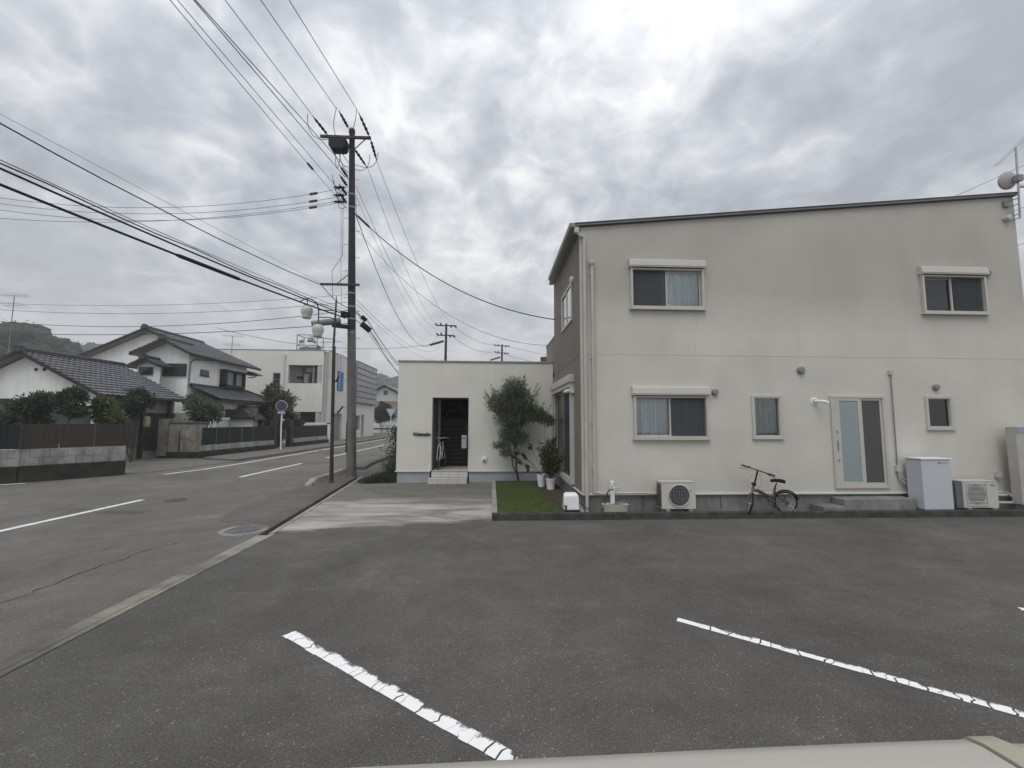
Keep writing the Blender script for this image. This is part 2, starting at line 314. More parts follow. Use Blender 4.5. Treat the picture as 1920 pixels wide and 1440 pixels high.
# ------------------------------------------------------------------ mesh helpers
LOC = {}
class MB:
    def __init__(s): s.v = []; s.f = []
    def add(s, vs, fs):
        b = len(s.v); s.v += [tuple(p) for p in vs]; s.f += [tuple(i+b for i in f) for f in fs]; return s
    def box(s, x0, x1, y0, y1, z0, z1):
        if x0 > x1: x0, x1 = x1, x0
        if y0 > y1: y0, y1 = y1, y0
        if z0 > z1: z0, z1 = z1, z0
        return s.add([(x0,y0,z0),(x1,y0,z0),(x1,y1,z0),(x0,y1,z0),(x0,y0,z1),(x1,y0,z1),(x1,y1,z1),(x0,y1,z1)],
                     [(0,3,2,1),(4,5,6,7),(0,1,5,4),(1,2,6,5),(2,3,7,6),(3,0,4,7)])
    def obox(s, c, ux, uy, uz, a, b, d):
        """box centred at c with half sizes a,b,d along unit axes"""
        c = Vector(c); vs = []
        for k in (-1, 1):
            for p in ((-1,-1),(1,-1),(1,1),(-1,1)): vs.append(c+ux*a*p[0]+uy*b*p[1]+uz*d*k)
        return s.add(vs, [(0,3,2,1),(4,5,6,7),(0,1,5,4),(1,2,6,5),(2,3,7,6),(3,0,4,7)])
    def cyl(s, p0, p1, r0, r1=None, n=12, caps=True):
        p0 = Vector(p0); p1 = Vector(p1); r1 = r0 if r1 is None else r1
        d = (p1-p0).normalized(); a = d.orthogonal().normalized(); b = d.cross(a); vs = []
        for p, r in ((p0, r0), (p1, r1)):
            for i in range(n):
                t = 2*pi*i/n; vs.append(p+a*r*cos(t)+b*r*sin(t))
        fs = [(i, (i+1) % n, n+(i+1) % n, n+i) for i in range(n)]
        if caps: fs += [tuple(range(n-1, -1, -1)), tuple(range(n, 2*n))]
        return s.add(vs, fs)
    def tube(s, pts, r, n=8, caps=True):
        pts = [Vector(p) for p in pts]; rs = r if isinstance(r, (list, tuple)) else [r]*len(pts); vs = []; fs = []
        ref = None
        for i, p in enumerate(pts):
            d = (pts[min(i+1, len(pts)-1)]-pts[max(i-1, 0)]).normalized()
            a = d.orthogonal().normalized() if ref is None else (ref-d*ref.dot(d)).normalized()
            ref = a; b = d.cross(a)
            for k in range(n):
                t = 2*pi*k/n; vs.append(p+(a*cos(t)+b*sin(t))*rs[i])
        for i in range(len(pts)-1):
            for k in range(n): fs.append((i*n+k, i*n+(k+1) % n, (i+1)*n+(k+1) % n, (i+1)*n+k))
        if caps: fs += [tuple(range(n-1, -1, -1)), tuple(range((len(pts)-1)*n, len(pts)*n))]
        return s.add(vs, fs)
    def prism(s, poly, z0, z1):
        n = len(poly); vs = [(x, y, z0) for x, y in poly]+[(x, y, z1) for x, y in poly]
        return s.add(vs, [tuple(range(n-1, -1, -1)), tuple(range(n, 2*n))]+[(i, (i+1) % n, n+(i+1) % n, n+i) for i in range(n)])
    def yprism(s, poly, y0, y1):
        """poly in (x,z), counter-clockwise seen from -Y"""
        n = len(poly); vs = [(x, y0, z) for x, z in poly]+[(x, y1, z) for x, z in poly]
        return s.add(vs, [tuple(range(n)), tuple(range(2*n-1, n-1, -1))]+[((i+1) % n, i, n+i, n+(i+1) % n) for i in range(n)])
    def xprism(s, poly, x0, x1):
        n = len(poly); vs = [(x0, y, z) for y, z in poly]+[(x1, y, z) for y, z in poly]
        return s.add(vs, [tuple(range(n)), tuple(range(2*n-1, n-1, -1))]+[((i+1) % n, i, n+i, n+(i+1) % n) for i in range(n)])
    def lathe(s, prof, c, n=20, axis=(0, 0, 1)):
        c = Vector(c); ax = Vector(axis).normalized(); a = ax.orthogonal().normalized(); b = ax.cross(a); vs = []; fs = []
        for r, h in prof:
            for k in range(n):
                t = 2*pi*k/n; vs.append(c+ax*h+(a*cos(t)+b*sin(t))*r)
        for i in range(len(prof)-1):
            for k in range(n): fs.append((i*n+k, i*n+(k+1) % n, (i+1)*n+(k+1) % n, (i+1)*n+k))
        return s.add(vs, fs)
    def torus(s, c, R, r, axis=(0, 1, 0), n=28, k=8, a0=0, a1=2*pi):
        c = Vector(c); ax = Vector(axis).normalized(); a = ax.orthogonal().normalized(); b = ax.cross(a)
        full = abs(a1-a0-2*pi) < 1e-6; m_ = n if full else n+1; vs = []; fs = []
        for i in range(m_):
            t = a0+(a1-a0)*i/n; d = a*cos(t)+b*sin(t)
            for j in range(k):
                q = 2*pi*j/k; vs.append(c+d*(R+r*cos(q))+ax*r*sin(q))
        for i in range(n if full else n):
            if not full and i == n: break
            i2 = (i+1) % m_
            for j in range(k): fs.append((i*k+j, i2*k+j, i2*k+(j+1) % k, i*k+(j+1) % k))
        return s.add(vs, fs)
    def wall(s, axis, at, u0, u1, z0, z1, holes, depth):
        """thin wall face with rectangular openings and reveals. axis 'y': plane y=at facing -Y, u is x; axis 'x': plane x=at facing -X, u is y"""
        us = sorted({u0, u1, *[h[0] for h in holes], *[h[1] for h in holes]}); zs = sorted({z0, z1, *[h[2] for h in holes], *[h[3] for h in holes]})
        P = (lambda u, d, z: (u, at+d, z)) if axis == 'y' else (lambda u, d, z: (at+d, u, z))
        fl = (lambda f: f) if axis == 'y' else (lambda f: tuple(reversed(f)))
        for a, b in zip(us, us[1:]):
            for c, d in zip(zs, zs[1:]):
                mu, mz = (a+b)/2, (c+d)/2
                if any(h[0] < mu < h[1] and h[2] < mz < h[3] for h in holes): continue
                s.add([P(a,0,c),P(b,0,c),P(b,0,d),P(a,0,d)], [fl((0,1,2,3))])
        for h in holes:
            a, b, c, d = h
            s.add([P(a,0,c),P(b,0,c),P(b,depth,c),P(a,depth,c)], [fl((0,1,2,3))]); s.add([P(a,0,d),P(a,depth,d),P(b,depth,d),P(b,0,d)], [fl((0,1,2,3))])
            s.add([P(a,0,c),P(a,depth,c),P(a,depth,d),P(a,0,d)], [fl((0,1,2,3))]); s.add([P(b,0,c),P(b,0,d),P(b,depth,d),P(b,depth,c)], [fl((0,1,2,3))])
        return s
    def build(s, name, mat, parent=None, label=None, kind=None, bevel=0, smooth=False, cat=None, group=None, loc=None):
        off = Vector(LOC.get(parent.name, (0, 0, 0))) if parent else Vector(loc or (0, 0, 0))
        me = bpy.data.meshes.new(name); me.from_pydata([(a-off.x, b-off.y, c-off.z) for a, b, c in s.v], [], s.f); me.update()
        me.materials.append(mat)
        if smooth:
            me.polygons.foreach_set('use_smooth', [True]*len(me.polygons))
            if smooth != 'all': me.set_sharp_from_angle(angle=radians(38))
        o = bpy.data.objects.new(name, me); S.collection.objects.link(o)
        if parent: o.parent = parent
        else: o.location = off
        LOC[o.name] = tuple(off)
        if bevel:
            b = o.modifiers.new('bevel', 'BEVEL'); b.width = bevel; b.segments = 2; b.limit_method = 'ANGLE'
        if label: o['label'] = label
        if cat: o['category'] = cat
        if group: o['group'] = group
        if kind: o['kind'] = kind
        return o
def thing(name, label, cat, loc=(0, 0, 0), group=None):
    o = bpy.data.objects.new(name, None); S.collection.objects.link(o); o.location = loc; o.empty_display_size = 0.2
    o['label'] = label; o['category'] = cat
    if group: o['group'] = group
    LOC[o.name] = tuple(loc); return o
def bx(*a): return MB().box(*a)
def sheet(name, poly, z, mat, t=0.02, kind='structure', **k):
    return MB().prism(poly, z-t, z).build(name, mat, kind=kind, **k)
def text(name, body, size, mat, parent, loc, rot, ext=0.002, shear=0, bold=0, label=None, xs=1):
    c = bpy.data.curves.new(name, 'FONT'); c.body = body; c.size = size; c.extrude = ext; c.shear = shear; c.offset = bold
    c.align_x = 'CENTER'; c.align_y = 'CENTER'
    t = bpy.data.objects.new(name, c); S.collection.objects.link(t); bpy.context.view_layer.update()
    dg = bpy.context.evaluated_depsgraph_get(); me = bpy.data.meshes.new_from_object(t.evaluated_get(dg)); bpy.data.objects.remove(t)
    R = Euler(rot).to_matrix().to_4x4(); R.translation = loc; off = Vector(LOC.get(parent.name, (0, 0, 0))) if parent else Vector(loc)
    me.transform(Matrix.Diagonal((xs, 1, 1, 1))); me.transform(Matrix.Translation(-off) @ R)
    me.materials.clear(); me.materials.append(mat)
    o = bpy.data.objects.new(name, me); S.collection.objects.link(o)
    if parent: o.parent = parent
    else: o.location = off
    if label: o['label'] = label
    LOC[o.name] = tuple(off); return o

def leaf(mb, p, l, w, d=None, droop=0.0, flat=0.0):
    """one folded leaf: two triangles each side of the midrib"""
    if d is None:
        d = Vector((random.gauss(0, 1), random.gauss(0, 1), random.gauss(0, 1)*(1-flat)-droop)).normalized()
    a = d.cross(Vector((random.gauss(0, 1), random.gauss(0, 1), random.gauss(0, 1)+flat*3))).normalized()
    n = d.cross(a); p = Vector(p)
    mb.add([p, p+d*l*0.5+a*w*0.5+n*w*0.15, p+d*l, p+d*l*0.5-a*w*0.5+n*w*0.15], [(0, 1, 2, 3)])
def clump(mb, c, r, n, l, w, up=0.25, droop=0.1, shell=0.55):
    c = Vector(c); r = Vector(r) if not isinstance(r, (int, float)) else Vector((r, r, r))
    for _ in range(n):
        d = Vector((random.gauss(0, 1), random.gauss(0, 1), random.gauss(0, 1))).normalized()
        q = (shell+(1-shell)*random.random()) if random.random() < 0.7 else random.random()
        q *= 1+random.gauss(0, 0.15)
        p = c+Vector((d.x*r.x, d.y*r.y, d.z*r.z))*q
        dd = (d*0.6+Vector((random.gauss(0, .6), random.gauss(0, .6), random.gauss(0, .6)-droop+up))).normalized()
        leaf(mb, p, l*random.uniform(0.6, 1.3), w*random.uniform(0.7, 1.2), dd)
def bough(mb, p0, p1, r0, r1, wob=0.06, k=5):
    p0 = Vector(p0); p1 = Vector(p1); pts = []; L_ = (p1-p0).length
    for i in range(k+1):
        t = i/k; q = p0.lerp(p1, t)
        if 0 < i < k: q += Vector((random.gauss(0, 1), random.gauss(0, 1), random.gauss(0, .5)))*wob*L_*0.4
        pts.append(q)
    mb.tube(pts, [r0+(r1-r0)*i/k for i in range(k+1)], 6); return pts

# ================================================================== GROUND AND ROADS
sheet('ground', [(-260, -60), (260, -60), (260, 460), (-260, 460)], -0.13, surf('distant_ground', (0.13, 0.13, 0.115), 0.95, 0.3, 0.2), 0.05)
sheet('road', [(-60, -30), (-3.95, -30), (-3.95, 7.5), (-4.66, 14.9), (-4.66, 66), (-60, 66)], 0.0, M_ROAD, 0.1)
sheet('parking_lot', [(-3.70, -30), (34, -30), (34, 8.43), (0.13, 8.43), (-3.70, 7.60)], 0.0, M_LOT, 0.1)
sheet('driveway', [(-3.68, 7.62), (0.02, 8.46), (0.02, 13.36), (-2.9, 13.36), (-4.20, 13.5), (-4.38, 14.9)][:5]+[(-4.25, 13.6)], 0.035, M_DRIVE, 0.12)
sheet('verge', [(-4.62, 14.9), (-4.25, 13.62), (-2.9, 13.38), (-2.9, 66), (-4.64, 66)], 0.012, M_WALK, 0.1)
# sidewalk asphalt on this side of the road, a slightly different mix laid over the carriageway
sheet('sidewalk', [(-5.62, 9.6), (-5.30, 8.6), (-4.75, 8.3), (-4.03, 7.9), (-4.68, 14.9), (-4.70, 50), (-5.62, 50)], 0.006, M_WALK, 0.005)
# concrete gutter cover and its kerb edge
g = MB()
for i in range(24):
    y = 7.5-0.6*i; wob = random.uniform(-.004, .004)
    g.prism([(-3.95+wob, y-0.592), (-3.79+wob, y-0.592), (-3.79+wob, y), (-3.95+wob, y)], -0.05, 0.004+random.uniform(0, .002))
g.build('gutter_cover', M_GUTTER, kind='structure')
MB().prism([(-3.775, -7), (-3.70, -7), (-3.70, 7.6), (-3.775, 7.6)], -0.06, 0.010).build('gutter_edge', M_GUTTER, kind='structure')
# open drain channel along the driveway
g = MB(); g.prism([(-3.775, 7.5), (-3.70, 7.6), (-4.40, 14.9), (-4.475, 14.9)], -0.12, 0.03); g.build('drain_wall', M_CONC, kind='structure')
MB().prism([(-3.95, 7.5), (-3.775, 7.5), (-4.475, 14.9), (-4.66, 14.9)], -0.13, -0.105).build('drain_bed', M_MOSSY, kind='structure')
# raised kerb between sidewalk and carriageway with its sloped end
g = MB()
g.add([(-5.56, 12.9, 0.0), (-5.36, 12.9, 0.0), (-5.33, 12.9, 0.0), (-5.62, 13.5, 0.15), (-5.42, 13.5, 0.15), (-5.36, 13.5, 0.0), (-5.62, 16.2, 0.15), (-5.42, 16.2, 0.15), (-5.36, 16.2, 0.0), (-5.62, 13.5, 0), (-5.62, 16.2, 0)],
      [(0, 1, 4, 3), (1, 2, 5, 4), (3, 4, 7, 6), (4, 5, 8, 7), (7, 8, 10, 6), (3, 6, 10, 9), (0, 3, 9)])
g.build('kerb', M_GUTTER, kind='structure')
g = MB(); g.prism([(-5.62, 17.2), (-5.40, 17.0), (-5.0, 17.1), (-5.2, 18.6), (-5.62, 40)], 0.0, 0.13); g.build('kerb', M_WALK, kind='structure')
# left footway beyond the houses
sheet('left_footway', [(-12.0, 20.6), (-11.75, 24), (-11.75, 66), (-14.6, 66), (-14.3, 24), (-14.2, 21.6)], 0.11, surf('footway_mix', (0.155, 0.145, 0.13), 0.9, 0.2, 1.5, 0.3, 80), 0.12)
sheet('left_apron', [(-12.6, 16.2), (-11.9, 20.5), (-14.2, 21.55), (-19.5, 22.6), (-19.5, 17.2), (-13.6, 16.0)], 0.02, M_DRIVE, 0.03)
# painted lines
def line(pts, w, z=0.005, name='road_line', mat=M_PAINT):
    g = MB(); 
    for (x0, y0), (x1, y1) in zip(pts, pts[1:]):
        d = Vector((x1-x0, y1-y0)).normalized(); n = Vector((-d.y, d.x))*w/2
        g.add([(x0+n.x, y0+n.y, z), (x0-n.x, y0-n.y, z), (x1-n.x, y1-n.y, z), (x1+n.x, y1+n.y, z)], [(0, 1, 2, 3)])
    return g.build(name, mat, kind='structure')
line([(-8.62, 2.0), (-8.58, 7), (-8.50, 10.85)], 0.15); line([(-8.60, 15.0), (-8.60, 19.7)], 0.15); line([(-8.60, 22.5), (-8.58, 48)], 0.15)
line([(-16.5, 12.7), (-14.6, 13.45), (-14.2, 13.7)], 0.15); line([(-11.70, 15.8), (-11.35, 17.4), (-11.22, 20), (-11.2, 28)], 0.15); line([(-11.2, 28.5), (-11.22, 48)], 0.15)
line([(-5.77, 20.7), (-5.75, 25)], 0.15); line([(-5.72, 13.55), (-5.70, 15.95)], 0.13, 0.009)
# crack in the old surfacing
g = MB(); y = 0.5; x = -5.2
while y < 7.1:
    dy = random.uniform(0.05, 0.16); nx = -5.12+0.22*sin(y*0.9)*0.4+random.gauss(0, 0.035)+(max(0, y-6.5)*0.25); w = random.uniform(0.002, 0.009)
    g.add([(x-w, y, .004), (x+w, y, .004), (nx+w, y+dy, .004), (nx-w, y+dy, .004)], [(0, 1, 2, 3)]); x = nx; y += dy
g.build('road_crack', M_BLACK, kind='structure')
# manhole covers
def manhole(x, y, r, label, mat, ring=True):
    t = thing('manhole_cover', label, 'manhole cover', (x, y, 0))
    if ring:
        MB().lathe([(r*0.86, 0.008), (r*0.88, 0.012), (r*1.12, 0.010), (r*1.14, 0.0)], (x, y, 0), 40).build('collar', M_GUTTER, t, smooth=True)
    g = MB().lathe([(0.0, 0.010), (r*0.80, 0.010), (r*0.84, 0.007)], (x, y, 0), 40)
    for rr, n in ((0.18, 6), (0.36, 12), (0.54, 18), (0.70, 24)):
        for i in range(n):
            a = 2*pi*i/n+rr*5; c = (x+cos(a)*rr*r, y+sin(a)*rr*r, 0.014)
            g.obox(c, Vector((cos(a), sin(a), 0)), Vector((-sin(a), cos(a), 0)), Vector((0, 0, 1)), r*0.05, r*0.07, 0.004)
    g.build('lid', mat, t)
manhole(-4.38, 7.86, 0.34, 'round patterned iron manhole cover in a pale ring beside the drain', M_MANH)
manhole(-7.70, 10.8, 0.30, 'faint dark manhole cover worn flat in the middle of the road', M_ROAD, False)
sheet('asphalt_patch', [(-8.3, 9.35), (-7.3, 9.25), (-7.2, 9.55), (-8.2, 9.65)], 0.004, M_LOT, 0.003)
# parking bay lines, cracked and worn, each built along its own x axis
def bay_line(x, y, ang, L_, w, seed):
    random.seed(seed); g = MB(); s = 0.0; prev = [random.uniform(-.01, .01) for _ in range(4)]
    while s < L_:
        st = min(random.choice((random.uniform(0.05, 0.10), random.uniform(.08, .22))), L_-s+0.02); nx = [random.gauss(0, 0.012) for _ in range(4)]; gap = random.choice((0.002, 0.004, 0.007, 0.013))
        ys = [-w/2+random.gauss(0, .003), -w/6, w/6, w/2+random.gauss(0, .005)]
        vs = [(s+gap+prev[i], ys[i], 0) for i in range(4)]+[(s+st+nx[i], ys[i]+random.gauss(0, .002) if i in (0, 3) else ys[i], 0) for i in range(4)]
        g.add(vs, [(0, 4, 5, 1), (1, 5, 6, 2), (2, 6, 7, 3)][::1]); prev = nx; s += st
    g.f = [tuple(reversed(f)) for f in g.f] if False else g.f
    o = g.build('parking_line', M_STRIPE, kind='structure'); o.location = (x, y, 0.005); o.rotation_euler = (0, 0, ang)
a_ = math.atan2(-1.49, 1.99)
bay_line(-1.85, 4.13, math.atan2(-1.51, 1.95), 4.6, 0.115, 3); bay_line(1.84, 4.255, math.atan2(-1.42, 1.72), 4.6, 0.088, 19); bay_line(5.56, 4.34, a_, 4.6, 0.09, 8)
random.seed(11)
# kerb of the house plot, cast in lengths
t = thing('kerb_wall', 'long low dark stained concrete kerb edging the lot before the cream house', 'kerb', (0.0, 8.45, 0))
x = 0.02
while x < 20:
    l = 2.0 if x > 0.5 else 2.4
    MB().box(x, x+l-0.006, 8.445, 8.585+random.uniform(0, .002), -0.05, 0.125+random.uniform(-.002, .002)).build('block', M_KERBD, t, bevel=0.008); x += l
y = 8.59
while y < 13.2:
    l = 1.15; MB().box(0.02, 0.13, y, min(y+l-0.006, 13.30), -0.05, 0.120).build('block', M_CONC, t, bevel=0.008); y += l
sheet('side_strip', [(1.40, 8.59), (1.90, 8.59), (1.98, 9.2), (1.98, 13.3), (1.40, 13.3)], 0.10, M_CONC, 0.1)
sheet('side_yard', [(1.905, 8.59), (14, 8.59), (14, 9.2), (1.985, 9.2)], 0.03, surf('yard_concrete', (0.15, 0.14, 0.125), 0.95, 0.3, 3, 0.5, 60), 0.1)
sheet('lawn_soil', [(0.13, 8.59), (1.40, 8.59), (1.40, 13.3), (0.13, 13.3)], 0.088, M_DIRT, 0.1)
sheet('soil_strip', [(1.28, 8.6), (1.75, 8.6), (1.93, 9.2), (1.93, 13.29), (1.38, 13.29)], 0.108, M_DIRT, 0.003)
g = MB()
for _ in range(48000):
    y = random.uniform(8.60, 12.9); x = random.uniform(0.14, 1.42-0.05*(y-8.6)+0.05*sin(y*5)+random.gauss(0, .02))
    if x > 1.45: continue
    pt = sin(x*5.1+y*1.7)+sin(y*3.3-x*2.2)+sin(x*13+y*9)*.5
    if pt < -1.1 and random.random() < .55: continue
    h = random.uniform(0.02, 0.05)*(1.7 if random.random() < .08 else 1)*(1+.18*pt); a = random.uniform(0, 2*pi); dx, dy = cos(a), sin(a); w = 0.0035
    lx, ly = random.gauss(0, .018), random.gauss(0, .018)
    g.add([(x-dx*w, y-dy*w, .088), (x+dx*w, y+dy*w, .088), (x+lx, y+ly, .088+h)], [(0, 1, 2)])
g.build('grass', M_GRASS, kind='stuff', label='short green lawn grass beside the driveway', cat='grass')

# ================================================================== MAIN HOUSE
HY = 9.0; HX = 1.95; HX1 = 12.40
house = thing('house', 'large two storey cream rendered house with brown side wall and sloping roof', 'house', (HX, HY, 0.1))
def zt(x): return 6.33+(x-1.92)*(7.37-6.33)/(12.4-1.92)
WINS = [(3.11, 4.68, 4.50, 5.36), (9.92, 11.38, 4.50, 5.34), (3.12, 4.67, 1.63, 2.50), (5.77, 6.36, 1.64, 2.49), (7.60, 8.70, 0.58, 2.48), (9.80, 10.35, 1.85, 2.50)]
g = MB(); g.wall('y', HY, HX, HX1, 0.42, 3.413, [w for w in WINS if w[3] < 3], 0.16)
g.wall('y', HY, HX, HX1, 3.425, 6.2, [w for w in WINS if w[3] > 3], 0.16)
g.add([(HX, HY, 6.2), (HX1, HY, 6.2), (HX1, HY, zt(HX1)), (HX, HY, zt(HX))], [(0, 1, 2, 3)])
g.add([(HX1, HY, 0.42), (HX1, HY+4.2, 0.42), (HX1, HY+4.2, zt(HX1)), (HX1, HY, zt(HX1))], [(0, 1, 2, 3)])
g.box(HX+.01, HX1-.01, HY+0.01, HY+0.012, 3.41, 3.43)
g.build('wall', M_CREAM, house)
bx(HX-.001, HX1, HY-0.003, HY+.02, 3.411, 3.427).build('joint_strip', M_WHITEFR, house)
# brown side wall, with the french window and upper window openings
SW = [(10.02, 12.92, 0.55, 2.85), (10.02, 11.38, 4.45, 5.35)]
g = MB(); g.wall('x', HX, 8.998, 13.0, 0.42, 6.1, SW, 0.16)
g.add([(HX, 8.998, 6.1), (HX, 13.0, 6.1), (HX, 13.0, 6.30), (HX, 8.998, 6.30)], [(3, 2, 1, 0)])
g.add([(HX, 13.0, 3.5), (HX, 14.85, 3.5), (HX, 14.85, 4.58), (HX, 13.0, 4.62)], [(3, 2, 1, 0)])
g.add([(HX, 13.0, 3.5), (HX, 13.0, 6.3), (HX1, 13.0, 7.3), (HX1, 13.0, 3.5)], [(0, 1, 2, 3)])
g.add([(HX, 14.85, 3.5), (HX1, 14.85, 3.5), (HX1, 14.85, 4.58), (HX, 14.85, 4.58)], [(3, 2, 1, 0)])
g.build('side_wall', M_BROWN, house)
bx(HX-0.02, HX+0.1, 12.99, 14.9, 4.57, 4.63).build('parapet_cap', M_GUT, house)
bx(HX-.002, HX+.01, 9.01, 13.0, 3.405, 3.42).build('joint_strip', M_ROOFED, house)
# foundation
g = MB(); x = HX+0.03
g.box(HX+0.03, HX1-.02, HY+0.03, HY+0.2, 0.0, 0.40); g.box(HX+0.03, HX+0.2, HY+0.2, 13.3, 0, 0.40); g.build('foundation', M_FOUND, house)
for x in (3.25, 4.95, 6.4, 9.6): bx(x, x+.012, HY+0.024, HY+.04, 0.1, 0.38).build('formwork_joint', M_KERBD, house)
bx(HX-0.02, HX1+.01, HY-0.035, HY+.03, 0.385, 0.425).build('flashing', M_TRIM, house, bevel=0.006)
bx(HX-0.035, HX+.03, HY-0.035+.07, 13.28, 0.387, 0.423).build('flashing', M_TRIM, house, bevel=0.006)
# roof slab, edge trims, gutter
def slope_slab(x0, x1, y0, y1, dz0, dz1):
    a0, a1 = zt(x0), zt(x1)
    return MB().yprism([(x0, a0+dz0), (x1, a1+dz0), (x1, a1+dz1), (x0, a0+dz1)], y0, y1)
slope_slab(1.80, 12.46, 8.90, 13.1, 0.020, 0.038).build('roof', M_ROOFED, house)
slope_slab(1.82, 12.44, 8.92, 13.05, -0.022, 0.018).build('fascia', M_GUT, house)
slope_slab(1.90, 12.43, 8.95, 8.998, -0.036, -0.024).build('roof_trim', M_ROOFED, house)
g = MB(); g.yprism([(1.71, 6.25), (1.82, 6.25), (1.82, 6.345), (1.69, 6.345)], 8.88, 12.5); g.build('gutter', M_GUT, house, bevel=0.01)
# rain pipes
g = MB(); g.box(1.80, 1.90, 8.86, 8.95, 6.12, 6.24); g.tube([(1.86, 8.90, 6.14), (1.92, 8.90, 6.06), (2.02, 8.93, 6.04)], 0.035, 10)
g.tube([(2.02, 8.93, 6.06), (2.02, 8.93, 0.03)], 0.036, 12)
for z in (5.7, 4.3, 3.0, 1.75, 0.62): g.cyl((2.02, 8.93, z), (2.02, 8.93, z+.05), 0.041)
g.build('downpipe', M_PVC, house, smooth=True)
bx(1.925, 1.985, 8.965, 9.0, 0.43, 6.16).build('corner_trim', M_PVC, house)
g = MB(); g.lathe([(0.0, .10), (.05, .09), (.065, .03), (.045, -.02), (.036, -.03)], (2.19, 8.93, 5.42), 14); g.cyl((2.19, 8.93, 0.5), (2.19, 8.93, 5.42), 0.034)
g.box(2.15, 2.23, 8.90, 8.99, 0.44, 0.50)
for z in (5.2, 3.3, 1.9, 0.9): g.box(2.14, 2.24, 8.965, 8.998, z, z+0.03)
g.build('duct_pipe', M_PVC, house, smooth=True)
g = MB(); g.tube([(2.22, 8.92, 0.46), (2.32, 8.90, 0.435), (2.8, 8.90, 0.44), (3.2, 8.90, 0.445), (3.52, 8.9, 0.43)], 0.022, 8); g.build('insulated_hose', M_PVC, house, smooth=True)
def curtain(x0, x1, z0, z1, y, folds, amp=0.042):
    g = MB(); n = int((x1-x0)/0.012); vs = []
    ph = random.uniform(0, 6)
    for i in range(n+1):
        x = x0+(x1-x0)*i/n; d = amp*(sin(2*pi*folds*i/n+ph)+0.5*sin(2*pi*folds*2.3*i/n+1)+0.3*sin(2*pi*folds*.7*i/n))
        vs += [(x, y+d, z0), (x, y+d*0.5, z1)]
    g.add(vs, [(2*i, 2*i+2, 2*i+3, 2*i+1) for i in range(n)]); return g
def frame_rect(g, x0, x1, z0, z1, y0, y1, w, wb=None):
    wb = wb or w
    g.box(x0, x1, y0, y1, z0, z0+wb); g.box(x0, x1, y0, y1, z1-w, z1)
    g.box(x0, x0+w, y0, y1, z0+wb, z1-w); g.box(x1-w, x1, y0, y1, z0+wb, z1-w); return g
def window(parent, w, hood, curt, screen=None, slide=True, label=None):
    x0, x1, z0, z1 = w; mid = (x0+x1)/2
    g = MB()
    if hood: frame_rect(g, x0-.05, x1+.05, z0-.05, z1+.02, HY-0.075, HY+.02, .05, .055)
    else: frame_rect(g, x0-.05, x1+.05, z0-.05, z1+.05, HY-0.035, HY+.02, .05); frame_rect(g, x0-.01, x1+.01, z0-.01, z1+.01, HY-0.028, HY+.05, .03)
    if not hood: g.box(x0-.06, x1+.06, HY-.055, HY+.0, z0-.07, z0-.051)
    if slide:
        g.box(x0, x1, HY-.055, HY-.01, z1-.035, z1-.002)
    o = g.build('window', M_WHITEFR, parent, label=label, bevel=0.004)
    if slide:
        g = frame_rect(MB(), x0, mid+.02, z0, z1-.035, HY+.045, HY+.07, .03); g.build('sash', M_WHITEFR, o)
        g = frame_rect(MB(), mid-.02, x1, z0, z1-.035, HY+.012, HY+.037, .035); g.build('sash', M_WHITEFR, o)
        bx(x0+.03, mid-.01, HY+.055, HY+.059, z0+.03, z1-.065).build('pane', M_GLASS, o); bx(mid+.015, x1-.035, HY+.022, HY+.026, z0+.035, z1-.07).build('pane', M_GLASS, o)
        if screen == 'left': bx(x0+.004, mid-.03, HY-.006, HY-.004, z0+.006, z1-.04).build('insect_screen', M_THSCR, o)
        if screen == 'right': bx(mid+.02, x1-.004, HY-.006, HY-.004, z0+.006, z1-.04).build('insect_screen', M_THSCR, o)
    else: bx(x0, x1, HY+.03, HY+.034, z0, z1).build('pane', M_GLASS, o)
    if hood:
        h = .165; g = MB()
        g.xprism([(HY-.115, z1+.02), (HY-.115, z1+.045), (HY-.125, z1+.05), (HY-.10, z1+.05+h-.03), (HY-.06, z1+.05+h), (HY, z1+.05+h), (HY, z1+.02)][::-1], x0-.085, x1+.085)
        g.build('shutter_box', M_WHITEFR, o, bevel=.003)
        bx(x0-.02, x1+.02, HY-.10, HY-.03, z1+.004, z1+.016).build('shutter_slot', M_DARKPL, o)
        bx(x0-.08, x1+.08, HY-.09, HY, z0-.078, z0-.052).build('sill', M_WHITEFR, o, bevel=.003)
    if curt:
        random.seed(int(x0*10))
        for (a, b, f, m_) in curt: curtain(a, b, z0, z1-.02, HY+.125, f).build('curtain', m_, o)
        g = MB(); X0, X1, Y0, Y1, Z0, Z1 = x0-.01, x1+.01, HY+.155, HY+1.6, z0-.01, z1+.01
    g.add([(X0,Y0,Z0),(X1,Y0,Z0),(X1,Y1,Z0),(X0,Y1,Z0),(X0,Y0,Z1),(X1,Y0,Z1),(X1,Y1,Z1),(X0,Y1,Z1)], [(0,1,2,3),(7,6,5,4),(2,1,5,6),(3,2,6,7),(0,3,7,4)])
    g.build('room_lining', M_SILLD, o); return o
w = WINS
M_CURTD = surf('shadowed_grey_curtain', (0.30, 0.33, 0.37), 0.9, 0.12, 9, 0); M_CURTW = sheer('white_lace_curtain', (0.93, 0.94, 0.94), 0.72)
window(house, w[0], True, [(3.11, 4.68, 7, M_CURTW)], 'left', label='upper left window with white curtains and one screened half')
o = window(house, w[1], True, [(9.92, 10.62, 1.2, M_CURTW)], 'right', label='upper right window with a pale blind in its left half')
window(house, w[2], True, [(3.12, 4.67, 6.5, M_CURTW)], 'right', label='lower left window with lace curtain and one screened half')
o4 = window(house, w[3], False, [(5.77, 6.30, 4, M_CURT)], slide=False, label='small upright window with grey curtain')
